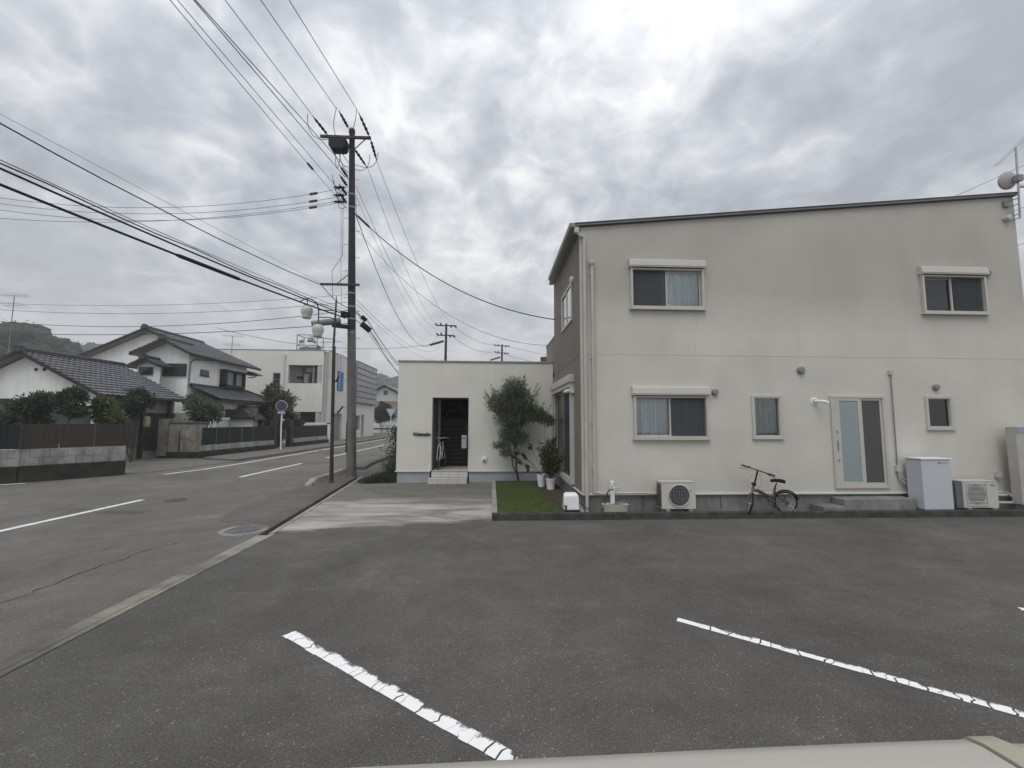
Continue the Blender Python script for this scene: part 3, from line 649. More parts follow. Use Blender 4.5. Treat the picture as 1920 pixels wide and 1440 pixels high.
o6 = window(house, w[5], False, [(9.80, 10.28, 1.5, M_FROST)], slide=False, label='small square dim window at lower right')
# kitchen sliding door
x0, x1, z0, z1 = 7.60, 8.70, 0.58, 2.48
g = frame_rect(MB(), x0-.08, x1+.07, z0-.07, z1+.06, HY-.05, HY+.02, .055, .06); d = g.build('sliding_door', M_WHITEFR, house, bevel=.005)
g = frame_rect(MB(), x0-.025, 8.20, z0-.01, z1+.005, HY-.042, HY-.012, .06, .08); g.box(x0+.035, x0+.11, HY-.042, HY-.012, z0+.07, z1-.055); dl = g.build('door_leaf', M_WHITEFR, d, bevel=.003)
bx(x0+.11, 8.14, HY-.030, HY-.024, z0+.07, z1-.055).build('frosted_pane', M_FROST, d)
g = frame_rect(MB(), 8.20, x1+.015, z0-.01, z1+.005, HY-.02, HY+.01, .05, .06); g.build('door_leaf', M_WHITEFR, d, bevel=.003)
bx(8.25, x1-.035, HY-.010, HY-.006, z0+.05, z1-.045).build('insect_screen', M_SCREEN, d)
bx(8.06, 8.13, HY-.0235, HY-.021, z0+.08, z1-.06).build('pane_shade', surf('rear_sash_edge', (0.16, 0.19, 0.19), 0.3, 0, 1, 0), d)
bx(7.615, 7.635, HY-.055, HY-.043, 1.32, 1.55).build('handle', M_GREY, d); bx(7.61, 7.645, HY-.052, HY-.043, 1.72, 1.76).build('lock', M_GREY, d); bx(7.61, 7.645, HY-.052, HY-.043, 1.10, 1.14).build('lock', M_GREY, d)
# side french window and upper window on the brown wall
X = HX
def side_frame(g, y0, y1, z0, z1, x0, x1, w):
    g.box(x0, x1, y0, y1, z0, z0+w); g.box(x0, x1, y0, y1, z1-w, z1); g.box(x0, x1, y0, y0+w, z0+w, z1-w); g.box(x0, x1, y1-w, y1, z0+w, z1-w); return g
g = side_frame(MB(), 9.90, 13.02, 0.47, 2.88, X-.09, X+.02, .11); o = g.build('french_window', M_WHITEFR, house, bevel=.005, label='tall sliding glass doors under a shutter box on the brown wall')
g = MB(); g.box(X-.13, X, 9.86, 13.06, 2.885, 3.07); g.build('shutter_box', M_WHITEFR, o, bevel=.01)
g = MB(); side_frame(g, 10.02, 11.5, .58, 2.77, X+.02, X+.05, .045); g.build('sash', M_WHITEFR, o); g = side_frame(MB(), 11.44, 12.91, .58, 2.77, X+.055, X+.085, .045); g.build('sash', M_WHITEFR, o)
bx(X+.032, X+.036, 10.06, 11.45, .62, 2.73).build('pane', M_GLASS, o); bx(X+.068, X+.072, 11.48, 12.87, .62, 2.73).build('pane', M_GLASS, o)
bx(X+.005, X+.008, 10.03, 11.40, .58, 2.77).build('insect_screen', M_THSCR, o)
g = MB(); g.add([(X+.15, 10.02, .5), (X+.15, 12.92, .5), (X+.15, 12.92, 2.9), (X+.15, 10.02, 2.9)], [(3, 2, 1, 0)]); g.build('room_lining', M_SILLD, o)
g = side_frame(MB(), 9.99, 11.42, 4.42, 5.38, X-.03, X+.02, .05); g.box(X-.02, X+.03, 10.68, 10.73, 4.47, 5.33); o = g.build('window', M_WHITEFR, house, label='upper sliding window on the brown wall')
bx(X-.004, X, 10.04, 10.68, 4.47, 5.33).build('pane', M_GLASSR, o); bx(X+.006, X+.01, 10.73, 11.38, 4.47, 5.33).build('pane', M_GLASSR, o)
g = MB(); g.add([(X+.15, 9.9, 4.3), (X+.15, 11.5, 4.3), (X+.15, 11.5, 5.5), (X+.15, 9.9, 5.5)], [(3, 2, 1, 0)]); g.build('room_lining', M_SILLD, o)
# round vent caps
def vent(x, z, r): 
    g = MB(); g.lathe([(0, .075), (r*.8, .07), (r, .05), (r, .0)], (x, HY, z), 20, (0, -1, 0)); g.build('vent_cap', M_GREY, house, smooth=True)
for a in ((6.89, 3.105, .085), (4.90, 2.60, .07), (11.54, 5.43, .07), (10.03, 2.745, .07)): vent(*a)
g = MB(); g.lathe([(0, .08), (.07, .075), (.085, .05), (.085, .0)], (X, 9.86, 5.38), 20, (-1, 0, 0)); g.build('vent_cap', M_TRIM, house, smooth=True)
g = MB(); g.lathe([(.085, 0), (.085, .012), (.05, .02)], (7.17, HY, 2.41), 18, (0, -1, 0)); g.tube([(7.17, 8.98, 2.41), (7.19, 8.88, 2.41), (7.26, 8.80, 2.40), (7.31, 8.78, 2.37)], .034, 12); g.build('elbow_outlet', M_WHITE, house, smooth=True)
# conduit with boxes
g = MB(); g.box(8.93, 9.02, 8.94, 8.998, 3.02, 3.12); g.build('conduit_head', M_PVC, house, bevel=.006)
MB().tube([(8.965, 8.96, 3.03), (8.965, 8.965, 1.0)], .013, 8).build('conduit', M_GREY, house, smooth=True)
g = MB(); g.box(8.92, 9.05, 8.93, 8.998, .87, 1.0); g.build('conduit_box', M_APPL, house, bevel=.005)
g = MB(); g.tube([(8.96, 8.95, .88), (8.97, 8.94, .72), (9.05, 8.93, .63), (9.2, 8.92, .6)], .018, 8); g.tube([(9.01, 8.95, .88), (9.02, 8.94, .75), (9.1, 8.93, .69), (9.25, 8.92, .68)], .018, 8); g.build('flex_pipe', M_PVC, house, smooth=True)
g = MB(); g.box(11.25, 11.36, 8.93, 8.998, .74, .86); g.box(11.28, 11.30, 8.95, 8.97, .68, .74); g.box(11.32, 11.34, 8.95, 8.97, .68, .74); g.build('outdoor_socket', M_APPL, house)
g = MB(); g.tube([(10.55, 8.90, .36), (11.0, 8.86, .37), (11.35, 8.85, .37), (12.2, 8.85, .37)], .03, 8); g.tube([(10.8, 8.8, .22), (12.2, 8.8, .22)], .028, 8)
g.tube([(11.3, 8.82, .42), (11.4, 8.78, .3), (11.55, 8.75, .24), (11.8, 8.75, .22)], .02, 8); g.build('water_pipe', M_PVC, house, smooth=True)
# satellite dish and TV aerial on a bracket at the roof corner
t = thing('satellite_dish', 'round white satellite dish with a mast fixed to the cream house roof corner', 'satellite dish', (12.47, 8.95, 6.8))
g = MB(); g.tube([(12.36, 8.88, 6.74), (12.40, 8.88, 7.55), (12.44, 8.88, 8.52)], .020, 8); g.build('mast', M_STEEL, t)
for z in (7.10, 7.24, 6.76, 6.86): MB().tube([(12.20, 8.99, z-.05), (12.385, 8.88, z)], .011, 6).build('strut', M_GREY, t)
bx(12.10, 12.20, 8.95, 8.998, 7.06, 7.20).build('wall_bracket', M_GREY, t); MB().lathe([(0, .12), (.06, .10), (.06, 0)], (12.13, 8.99, 6.77), 14, (0, -1, 0)).build('cable_cap', M_APPL, t, smooth=True)
dc = Vector((12.02, 8.75, 7.60)); ax = Vector((.14, 1, .20)).normalized()
g = MB(); g.lathe([(0, .0), (.08, .008), (.15, .026), (.205, .055), (.209, .050), (.16, .024), (.08, .0), (0, -.008)], dc, 30, ax); g.build('dish', surf('dish_paint', (.40, .37, .37), .5, .05, 3, 0), t, smooth='all')
g = MB(); g.box(12.06, 12.20, 8.62, 8.72, 7.52, 7.66); g.tube([(12.1, 8.7, 7.58), (12.38, 8.88, 7.62)], .025, 6); g.build('dish_mount', M_GREY, t)
bx(12.10, 12.24, 8.60, 8.68, 7.36, 7.44).build('receiver', M_WHITE, t, bevel=.01)
t = thing('tv_aerial', 'slanting many pronged television aerial above the satellite dish', 'aerial', (12.44, 8.88, 8.4))
g = MB(); a, b = Vector((11.78, 8.80, 7.97)), Vector((12.95, 9.0, 8.88)); g.tube([a, b], .009, 6)
n_ = Vector((.25, 1, 0)).normalized()
for i in range(15):
    p = a.lerp(b, i/14); r = .07+.05*(i/14); dd_ = (Vector((.85, -.5, .05))).normalized(); g.tube([p-dd_*r, p+dd_*r], .0035, 5)
g.tube([(12.32, 8.84, 8.28), (12.55, 8.9, 8.42), (12.75, 8.95, 8.62)], .007, 5); g.build('boom', M_STEEL, t)

# ================================================================== ANNEX
AY = 13.3
annex = thing('annex', 'low flat roofed pale grey entrance annex with dark doorway and name lettering', 'building', (-2.95, AY, 0))
op = (-1.87, -0.72, 0.40, 2.68)
g = MB(); g.wall('y', AY, -2.95, HX-.002, 0.40, 3.80, [op], 0.22)
g.add([(-2.95, AY, .4), (-2.95, AY, 3.8), (-2.95, AY+6, 3.8), (-2.95, AY+6, .4)], [(0, 1, 2, 3)])
g.add([(-2.95, AY, 3.79), (HX, AY, 3.79), (HX, AY+6, 3.79), (-2.95, AY+6, 3.79)], [(0, 1, 2, 3)])
g.build('wall', M_ANNEX, annex)
g = MB(); g.box(-2.98, HX-.005, AY-.03, AY+.10, 3.80, 3.855); g.box(-2.98, -2.85, AY+.10, AY+6, 3.80, 3.855); g.build('coping', M_GUT, annex, bevel=.006)
g = MB(); g.box(-2.92, -1.92, AY+.03, AY+.2, -.1, .375); g.box(-.70, HX-.01, AY+.03, AY+.2, -.1, .375); g.box(-2.92, -2.8, AY+.2, AY+6, -.1, .375); g.build('foundation', M_FOUND2, annex)
g = MB(); g.box(-2.985, -1.90, AY-.03, AY+.03, .372, .40); g.box(-.72, HX-.05, AY-.03, AY+.03, .372, .40); g.build('flashing', M_TRIM, annex, bevel=.004)
# porch recess
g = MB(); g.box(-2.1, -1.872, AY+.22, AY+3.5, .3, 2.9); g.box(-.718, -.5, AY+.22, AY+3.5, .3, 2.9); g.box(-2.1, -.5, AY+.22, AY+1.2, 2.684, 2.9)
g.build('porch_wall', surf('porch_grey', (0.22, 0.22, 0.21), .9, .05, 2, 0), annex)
bx(-.735, -.70, AY-.004, AY+.215, .40, 2.66).build('door_jamb', M_TRIM, annex)
bx(-1.80, -1.72, AY+.9, AY+.98, .39, 2.68).build('inner_post', M_GREY, annex)
# dark slatted screen closing the porch at the back
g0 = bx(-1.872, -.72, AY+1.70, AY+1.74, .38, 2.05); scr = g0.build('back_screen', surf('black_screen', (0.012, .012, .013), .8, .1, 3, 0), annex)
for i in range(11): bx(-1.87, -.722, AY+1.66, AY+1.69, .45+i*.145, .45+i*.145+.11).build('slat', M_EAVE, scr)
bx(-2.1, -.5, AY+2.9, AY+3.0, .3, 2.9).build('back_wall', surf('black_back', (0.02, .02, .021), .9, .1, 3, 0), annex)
g = MB()
for cc_ in ((-1.55, 15.9, 2.30), (-1.15, 15.9, 2.25), (-1.35, 15.8, 2.45)): clump(g, cc_, (.32, .2, .2), 420, .10, .04, up=.2)
g.build('courtyard_leaves', M_LEAF_CAM, annex)
# porch steps in white tiles
st = MB().box(-1.93, -.74, AY-.30, AY+.0, -.05, .185).box(-1.86, -.73, AY-.03+.02, AY+1.75, -.05, .375).build('step', M_GROUT, annex)
def tiles(st, x0, x1, n, fy, z0, z1, ty0, ty1, rows=1):
    w_ = (x1-x0)/n
    for i in range(n):
        a, b = x0+i*w_+.004, x0+(i+1)*w_-.004
        bx(a, b, fy-.012, fy-.001, z0+.004, z1-.004).build('tile', M_TILE, st, bevel=.002)
        for r in range(rows):
            c = ty0+(ty1-ty0)*r/rows+.004; d = ty0+(ty1-ty0)*(r+1)/rows-.004
            bx(a, b, c, d, z1-.001, z1+.010).build('tile', M_TILE, st, bevel=.002)
tiles(st, -1.93, -.74, 4, AY-.30, .035, .185, AY-.30, AY-.012, 1); tiles(st, -1.86, -.735, 4, AY-.01, .20, .375, AY, AY+1.65, 6)
# mailbox, intercom, wall light, name lettering
g = MB(); g.box(-.93, -.78, AY-.13, AY-.0, 1.10, 1.50); t = g.build('mailbox', surf('mailbox_silver', (.36, .37, .39), .4, .05, 3, 0), None, bevel=.008, label='silver upright mailbox on the annex doorway edge', cat='mailbox', loc=(-.85, AY, 1.1))
bx(-.915, -.80, AY-.134, AY-.131, 1.40, 1.425).build('slot', M_DARKPL, t)
bx(-.79, -.735, AY-.03, AY, 1.62, 1.78).build('intercom', M_DARKPL, annex, bevel=.004)
g = MB(); g.box(-.285, -.165, AY-.07, AY, .69, .83); t = g.build('outdoor_light', M_WHITE, None, bevel=.008, label='small white square foot light on the annex wall', cat='wall light', loc=(-.22, AY, .76))
bx(-.26, -.19, AY-.072, AY-.069, .70, .745).build('louvre', M_DARKPL, t)
nm = thing('name_lettering', 'dark slanted metal letters spelling a family name beside the annex doorway', 'name plate', (-2.2, AY, 1.53))
text('lettering', 'Watanabe', 0.150, M_BLACK, nm, (-2.195, AY-.03, 1.53), (radians(90), 0, 0), .008, .35, .004, xs=.90)
# white bicycle inside the porch
def wheel(parent, c, R, axis, name='wheel', rim=M_STEEL, sp=16):
    o = MB().torus(c, R-.018, .018, axis, 30, 8).build(name, M_BLACK, parent, smooth='all')
    MB().torus(c, R-.042, .008, axis, 30, 6).build('rim', rim, o, smooth='all')
    ax = Vector(axis).normalized(); a = ax.orthogonal().normalized(); b = ax.cross(a); g = MB()
    g.cyl(Vector(c)-ax*.04, Vector(c)+ax*.04, .018, n=10)
    for i in range(sp):
        t_ = 2*pi*i/sp; e_ = Vector(c)+(a*cos(t_)+b*sin(t_))*(R-.045); g.tube([Vector(c)+ax*.02*(1 if i % 2 else -1), e_], .0012, 4, False)
    g.build('spokes', M_STEEL, o); return o
t = thing('bicycle', 'white framed bicycle standing in the shade of the annex doorway', 'bicycle', (-1.62, AY+.5, .385))
V = Vector; fr, dxy = V((-1.70, AY+.35, .385)), V((.10, 1.0, 0)).normalized(); sd_ = V((1, -.1, 0)).normalized()
def bp(s, z, l=0): return fr+dxy*s+V((0, 0, z))+sd_*l
wheel(t, bp(0, .32), .32, sd_+dxy*.25); wheel(t, bp(1.0, .32), .32, sd_)
g = MB(); g.tube([bp(.18, .80), bp(.55, .32)], .018); g.tube([bp(.16, .86), bp(.66, .80)], .016); g.tube([bp(.55, .32), bp(.68, .88)], .017)
g.tube([bp(.55, .32), bp(1.0, .32)], .011); g.tube([bp(.66, .80), bp(1.0, .32)], .010); g.build('frame', M_WHITE, t, smooth=True)
g = MB(); g.tube([bp(0, .32, .05), bp(.13, .72, .05), bp(.16, .80)], .013); g.tube([bp(0, .32, -.05), bp(.13, .72, -.05), bp(.16, .80)], .013); g.build('fork', M_WHITE, t, smooth=True)
g = MB(); g.tube([bp(.18, .86), bp(.16, 1.0)], .014); g.tube([bp(.32, .98, -.28), bp(.17, 1.02, -.2), bp(.14, 1.0, 0), bp(.17, 1.02, .2), bp(.32, .98, .28)], .013); g.build('handlebar', M_STEEL, t, smooth=True)
g = MB(); g.obox(bp(.70, .93), dxy, sd_, V((0, 0, 1)), .13, .07, .03); g.build('saddle', M_BLACK, t, bevel=.02)

# ================================================================== THINGS BY THE HOUSE WALL
def louvre_guard(parent, x0, x1, y, z0, z1, n, mat):
    g = MB()
    for i in range(n): z = z0+(z1-z0)*i/(n-1); g.box(x0, x1, y-.003, y+.003, z-.003, z+.003)
    g.build('louvre', mat, parent)
# air conditioner 1
t = thing('air_conditioner', 'beige outdoor air conditioner unit with round fan grille under the lower left window', 'air conditioner', (3.86, 8.72, .1))
x0, x1, y0, y1, z0, z1 = 3.50, 4.21, 8.61, 8.88, .165, .70
g = MB(); g.box(x0, x1, y0, y1, z0, z1); g.box(x0-.008, x1+.008, y0-.012, y1+.01, z1, z1+.012); g.build('casing', M_APPL, t, bevel=.012)
c = (3.86, y0, .435); g = MB(); g.lathe([(0, .003), (.205, .003), (.21, .0)], c, 36, (0, -1, 0)); g.build('fan_well', M_DARKPL, t)
g = MB(); g.torus((3.86, y0-.012, .435), .222, .013, (0, 1, 0), 40, 8); g.build('fan_ring', M_APPL, t, smooth='all')
g = MB()
for i in range(-7, 8): zz = i*.028; hw = sqrt(max(0, .21**2-zz*zz)); g.box(3.86-hw, 3.86+hw, y0-.016, y0-.011, .435+zz-.003, .435+zz+.003)
for i in range(-3, 4): xx = i*.056; hw = sqrt(max(0, .21**2-xx*xx)); g.box(3.86+xx-.003, 3.86+xx+.003, y0-.020, y0-.016, .435-hw, .435+hw)
g.build('fan_grille', M_GREY, t)
g = MB()
for i in range(16): g.box(x0-.016, x0-.009, y0+.03, y1-.03, .20+i*.03, .20+i*.03+.016)
g.build('side_louvre', M_DARKPL, t)
g = MB(); [bx(xx, xx+.08, y0-.02, y1+.02, .03, .163).build('foot', M_STEEL, t) for xx in (x0+.08, x1-.16)]
bx(4.085, 4.125, y0-.004, y0-.001, .52, .545).build('badge', M_GREY, t)
# air conditioner 2 at right
t = thing('air_conditioner', 'beige outdoor air conditioner unit with square vent beside the pale grey cabinet', 'air conditioner', (10.35, 8.6, .1))
x0, x1, y0, y1, z0, z1 = 10.02, 10.80, 8.60, 8.88, .15, .70
g = MB(); g.box(x0, x1, y0, y1, z0, z1); g.box(x0-.005, x1+.005, y0-.01, y1+.01, z1, z1+.012); g.build('casing', M_APPL, t, bevel=.015)
frame_rect(MB(), x0+.06, x0+.53, .19, .665, y0-.014, y0-.001, .014).build('vent_frame', M_APPL, t, bevel=.003)
g = MB(); g.lathe([(0, .003), (.205, .003)], (x0+.295, y0, .43), 32, (0, -1, 0)); g.build('fan_well', M_GREY, t)
g = MB()
for i in range(14): g.box(x0+.075, x0+.515, y0-.012, y0-.008, .215+i*.033, .215+i*.033+.006)
for i in range(4): g.box(x0+.075, x0+.515, y0-.016, y0-.012, .27+i*.105, .27+i*.105+.012)
g.build('fan_grille', M_APPL, t)
bx(x0+.62, x0+.74, y0-.003, y0-.001, .60, .645).build('logo_plate', surf('logo_blue', (.13, .24, .42), .5, .1, 3, 0), t)
text('lettering', 'DAIKIN', .034, M_TRIM, t, (x0+.68, y0-.004, .622), (radians(90), 0, 0), .001)
g = MB()
for i in range(3): g.box(x0-.10+i*.03, x0-.082+i*.03, y0+.03, y1-.02, .15, .70)
g.box(x0-.14, x0-.006, y0+.02, y1, .15, .685); g.build('side_grille', surf('fin_grey', (.13, .135, .15), .5, .1, 9, 0), t)
g = MB(); [bx(xx, xx+.09, y0-.02, y1+.02, .03, .148).build('foot', M_STEEL, t) for xx in (x0+.06, x1-.15)]
# pale grey cabinet
t = thing('storage_cabinet', 'tall pale grey steel cabinet standing by the sliding door steps', 'cabinet', (9.38, 8.6, .12))
bx(9.06, 9.71, 8.53, 8.87, .135, 1.17).build('casing', M_CAB, t, bevel=.006)
bx(9.04, 9.73, 8.51, 8.89, 1.172, 1.20).build('lid', M_WHITE, t, bevel=.006)
bx(9.42, 9.48, 8.524, 8.529, 1.095, 1.11).build('logo_mark', M_BLACK, t); bx(9.485, 9.64, 8.524, 8.529, 1.098, 1.108).build('name_strip', M_GREY, t)
bx(9.09, 9.69, 8.57, 8.86, .03, .134).build('plinth', M_GREY, t)
# tall boiler unit at the right edge
t = thing('water_heater', 'tall beige water heater tank cut by the right edge of the photo', 'water heater', (11.65, 8.7, .12))
g = MB(); g.box(11.35, 11.97, 8.60, 8.80, .20, 1.87); g.build('casing', surf('heater_beige', (.44, .43, .40), .5, .08, 1.5, 0, dirt=((.3, .28, .25), .4, 2)), t, bevel=.015)
bx(11.353, 11.90, 8.592, 8.599, 1.73, 1.86).build('name_panel', surf('panel_blue', (.28, .33, .42), .5, .1, 3, 0), t)
g = MB(); [bx(xx, xx+.07, 8.62, 8.79, .03, .198).build('foot', M_GREY, t) for xx in (11.40, 11.8)]
# concrete steps to the sliding door
t = thing('concrete_steps', 'two rough grey concrete steps below the sliding door', 'steps', (8.0, 8.7, .1))
bx(6.95, 7.42, 8.62, 8.998, .0, .19).build('step', M_FOUND, t, bevel=.012); bx(7.42, 9.02, 8.66, 8.998, .0, .335).build('step', M_FOUND, t, bevel=.012)
# garden tap and basin
t = thing('tap_post', 'white garden tap post with chrome taps and a dark hose', 'tap', (2.54, 8.85, .12))
bx(2.50, 2.58, 8.82, 8.90, .02, .70).build('post', M_WHITE, t, bevel=.008)
g = MB(); g.cyl((2.54, 8.82, .61), (2.54, 8.73, .61), .018); g.tube([(2.54, 8.74, .61), (2.54, 8.71, .58), (2.54, 8.71, .54)], .014); g.lathe([(.0, .05), (.03, .05), (.03, .04), (.01, .03), (.012, 0)], (2.54, 8.74, .63), 10)
g.cyl((2.56, 8.82, .56), (2.63, 8.74, .57), .014); g.lathe([(0, .04), (.028, .04), (.028, .03), (.01, .02)], (2.63, 8.74, .57), 10, (1, 0, .3)); g.build('tap', M_TRIM, t, smooth=True)
g = MB(); g.tube([(2.52, 8.74, .54), (2.45, 8.73, .54), (2.40, 8.72, .48), (2.36, 8.71, .36), (2.33, 8.70, .24), (2.30, 8.70, .15), (2.28, 8.75, .12)], .013, 8); g.build('hose', M_DARKPL, t, smooth=True)
t = thing('sink_basin', 'low beige rimmed basin holding dark stones under the tap post', 'basin', (2.56, 8.74, .1))
g = MB(); rim = []
for k in range(24):
    a = 2*pi*k/24; ex = .27*(abs(cos(a))**.5)*(1 if cos(a) >= 0 else -1); ey = .11*(abs(sin(a))**.5)*(1 if sin(a) >= 0 else -1); rim.append((2.56+ex, 8.735+ey))
n = 24; vs = []
for s_, z in ((.88, .03), (.97, .235), (1.03, .25), (.95, .255), (.88, .23), (.8, .13)): vs += [(2.56+(x-2.56)*s_, 8.735+(y-8.735)*s_, z) for x, y in rim]
g.add(vs, [(r*n+k, r*n+(k+1) % n, (r+1)*n+(k+1) % n, (r+1)*n+k) for r in range(5) for k in range(n)]+[tuple(range(5*n, 6*n))]); g.build('bowl', M_PVC, t, smooth=True)
g = MB()
for i in range(26):
    c = Vector((random.uniform(2.40, 2.74), random.uniform(8.68, 8.78), random.uniform(.17, .235))); g.obox(c, Vector((1, .2, 0)).normalized(), Vector((-.2, 1, 0)).normalized(), Vector((0, 0, 1)), random.uniform(.02, .04), .025, random.uniform(.012, .025))
g.build('stones', M_KERBD, t, bevel=.006, kind='stuff')
g = MB(); g.tube([(2.66, 8.80, .2), (2.66, 8.80, .29), (2.78, 8.80, .29), (2.78, 8.80, .24)], .008, 6); g.build('wire_stand', M_GUT, t)
# white box on the yard corner
t = thing('white_box', 'small glossy white plastic cover box with black base by the downpipe', 'equipment box', (1.64, 8.72, .12))
g = MB(); x0, x1, y0, y1 = 1.48, 1.80, 8.62, 8.86
g.add([(x0, y0, .15), (x1, y0, .15), (x1, y1, .15), (x0, y1, .15), (x0+.0, y0+.005, .44), (x1-.02, y0+.02, .44), (x1-.02, y1-.02, .46), (x0+.02, y1-.02, .46), (x0+.05, y0+.05, .485), (x1-.07, y0+.06, .485), (x1-.07, y1-.06, .49), (x0+.06, y1-.06, .49)],
      [(0,1,5,4),(1,2,6,5),(2,3,7,6),(3,0,4,7),(4,5,9,8),(5,6,10,9),(6,7,11,10),(7,4,8,11),(8,9,10,11),(0,3,2,1)]); g.build('cover', M_WHITE, t, bevel=.018, smooth=True)
g = MB(); g.box(x0+.03, x1+.01, y0+.02, y1, .10, .148); g.box(x0+.02, x0+.055, y0-.012, y0-.001, .13, .245); g.box(x0-.012, x0+.06, y0-.012, y0-.001, .235, .25); g.build('base', M_DARKPL, t)
g = MB(); g.tube([(x1, 8.76, .28), (x1+.07, 8.76, .26), (x1+.14, 8.74, .19), (x1+.24, 8.70, .12)], .011, 8); g.build('cable', M_DARKPL, t, smooth=True)
# security camera by the french window
t = thing('security_camera', 'small white wall camera beside the french window shutter box', 'camera', (1.9, 9.9, 2.68))
g = MB(); g.box(HX-.09, HX-.003, 9.83, 9.89, 2.62, 2.72); g.cyl((1.86, 9.87, 2.68), (1.78, 9.99, 2.66), .045, .05, 14); g.cyl((1.78, 9.99, 2.66), (1.74, 10.05, 2.65), .035, .03, 14); g.build('housing', M_TRIM, t, bevel=.004, smooth=True)

# ---- folding bicycle (coordinates along the wall)
BY = 8.62
def q(x, y, dy=0): return Vector((5.27+((1380+x/13.71)-1396)/91.0, BY+dy, 1.075-((860+y/13.71)-870)/91.5))
t = thing('folding_bicycle', 'bronze folding bicycle with small wheels leaning beside the concrete steps', 'bicycle', (5.7, BY, .12))
rc = q(1375, 1150, .10); rax = Vector((.22, 1, 0)); wr = wheel(t, rc, .23, rax, 'rear_wheel')
g = MB(); ax = rax.normalized(); 
R = .25; g.tube([rc+Vector((cos(a)*.976, -.2*cos(a), sin(a)))*R for a in [radians(d) for d in range(15, 150, 9)]], .017, 8); g.build('mudguard', M_BLACK, t, smooth=True)
fc = q(262, 1140, -.10); fax = Vector((.95, -.45, -.28)); wheel(t, fc, .225, fax, 'front_wheel')
fa = fax.normalized()
g = MB(); crown = q(385, 890, -.04)
for s_ in (-1, 1): g.tube([fc+fa*.055*s_, crown+fa*.05*s_-Vector((0, 0, .0)), crown], .013, 8)
g.cyl(fc-fa*.10, fc+fa*.10, .009, n=8); g.build('fork', M_BGOLD, t, smooth=True)
g = MB(); g.tube([crown, q(410, 800), q(450, 700)], .022, 10); g.tube([q(420, 800), q(560, 825, .02), q(690, 885, .03), q(850, 960, .05), q(1000, 985, .06)], [.028, .032, .034, .032, .026], 10)
g.tube([q(1062, 740, .05), q(1010, 975, .06), q(905, 1110, .06)], .019, 10); g.tube([q(1050, 850, .04), rc+ax*-.06], .010, 8); g.tube([q(1050, 850, .08), rc+ax*.06], .010, 8)
g.tube([q(905, 1110, .02), rc+ax*-.06], .011, 8); g.tube([q(905, 1110, .10), rc+ax*.06], .011, 8)
g.build('frame', M_BGOLD, t, smooth=True)
g = MB(); g.cyl(q(560, 815, -.01), q(560, 850, .05), .03, n=10); g.cyl(q(640, 850, -.01), q(640, 885, .05), .03, n=10); g.build('hinge', M_DARKPL, t, smooth=True)
g = MB(); g.tube([q(450, 710), q(500, 570), q(575, 300)], .017, 10); g.cyl(q(400, 640), q(510, 665), .022, n=8); g.cyl(q(455, 710), q(470, 620), .03, n=10); g.build('stem', M_BLACK, t, smooth=True)
hb0, hb1 = q(240, 178, .12), q(935, 432, -.12)
g = MB(); g.tube([hb0, q(575, 300), hb1], .011, 8); hb = g.build('handlebar', M_BLACK, t, smooth=True)
for a, b in ((hb0, q(575, 300)), (hb1, q(575, 300))): MB().tube([a, a.lerp(b, .38)], .017, 10).build('grip', M_BLACK, hb, smooth=True)
g = MB(); g.tube([q(400, 240, .12), q(390, 280, .12), q(240, 262, .2)], .006, 6); g.tube([q(700, 345, -.08), q(740, 390, -.1), q(870, 480, -.2)], .006, 6); g.build('brake_lever', M_DARKPL, hb)
g = MB(); g.lathe([(0, .03), (.02, .025), (.025, 0)], q(440, 240, .1), 12); g.build('bell', M_DARKPL, hb)
g = MB()
def loop(pts): g.tube([q(*p) for p in pts], .0035, 5)
loop([(400, 290, .1), (520, 350), (640, 430), (670, 540), (640, 660), (540, 790)]); loop([(690, 360, -.08), (600, 390), (450, 420), (340, 490), (295, 600), (320, 700), (400, 800)]); g.build('brake_cable', M_GREY, t)
g = MB(); g.tube([q(1110, 640, .05), q(1062, 750, .05)], .013, 8); g.cyl(q(1030, 800, .02), q(1110, 770, .08), .012, n=8); g.build('seat_post', M_BLACK, t, smooth=True)
g = MB(); prof = [(955, 575, .018), (1000, 565, .028), (1070, 560, .036), (1140, 562, .055), (1220, 565, .075), (1290, 580, .075), (1315, 600, .05)]
vs = []; K = 12
for x, y, hw in prof:
    c = q(x, y, .05)
    for k in range(K): a = 2*pi*k/K; vs.append(c+Vector((0, cos(a)*hw, sin(a)*(.026 if sin(a) > 0 else .032+hw*.28))))
g.add(vs, [(i*K+k, i*K+(k+1) % K, (i+1)*K+(k+1) % K, (i+1)*K+k) for i in range(6) for k in range(K)]+[tuple(range(K))[::-1], tuple(range(6*K, 7*K))]); g.build('saddle', M_BLACK, t, smooth='all')
cc = q(905, 1110, -.02); g = MB(); g.torus(cc, .078, .006, (.15, 1, 0), 26, 6)
for i in range(5): a = 2*pi*i/5; g.tube([cc, cc+Vector((cos(a), 0, sin(a)))*.078], .006, 5)
g.build('chainring', M_DARKPL, t)
g = MB(); g.tube([cc, q(960, 1235, -.05)], .010, 6); g.obox(q(965, 1240, -.09), Vector((1, 0, 0)), Vector((0, 1, 0)), Vector((0, 0, 1)), .04, .04, .010); g.tube([cc+Vector((0, .1, 0)), q(850, 985, .12)], .010, 6); g.build('crank', M_DARKPL, t)
g = MB(); g.tube([q(905, 1020, -.02), rc+Vector((0, -.04, .03))], .004, 5); g.tube([q(905, 1200, -.02), rc+Vector((0.03, -.04, -.05))], .004, 5); g.torus(rc+Vector((0, -.04, 0)), .03, .012, (.2, 1, 0), 16, 6); g.build('chain', M_DARKPL, t)
g = MB(); g.tube([q(1390, 1190, -.02), q(1460, 1330, -.08)], .009, 6); g.build('kickstand', M_STEEL, t)

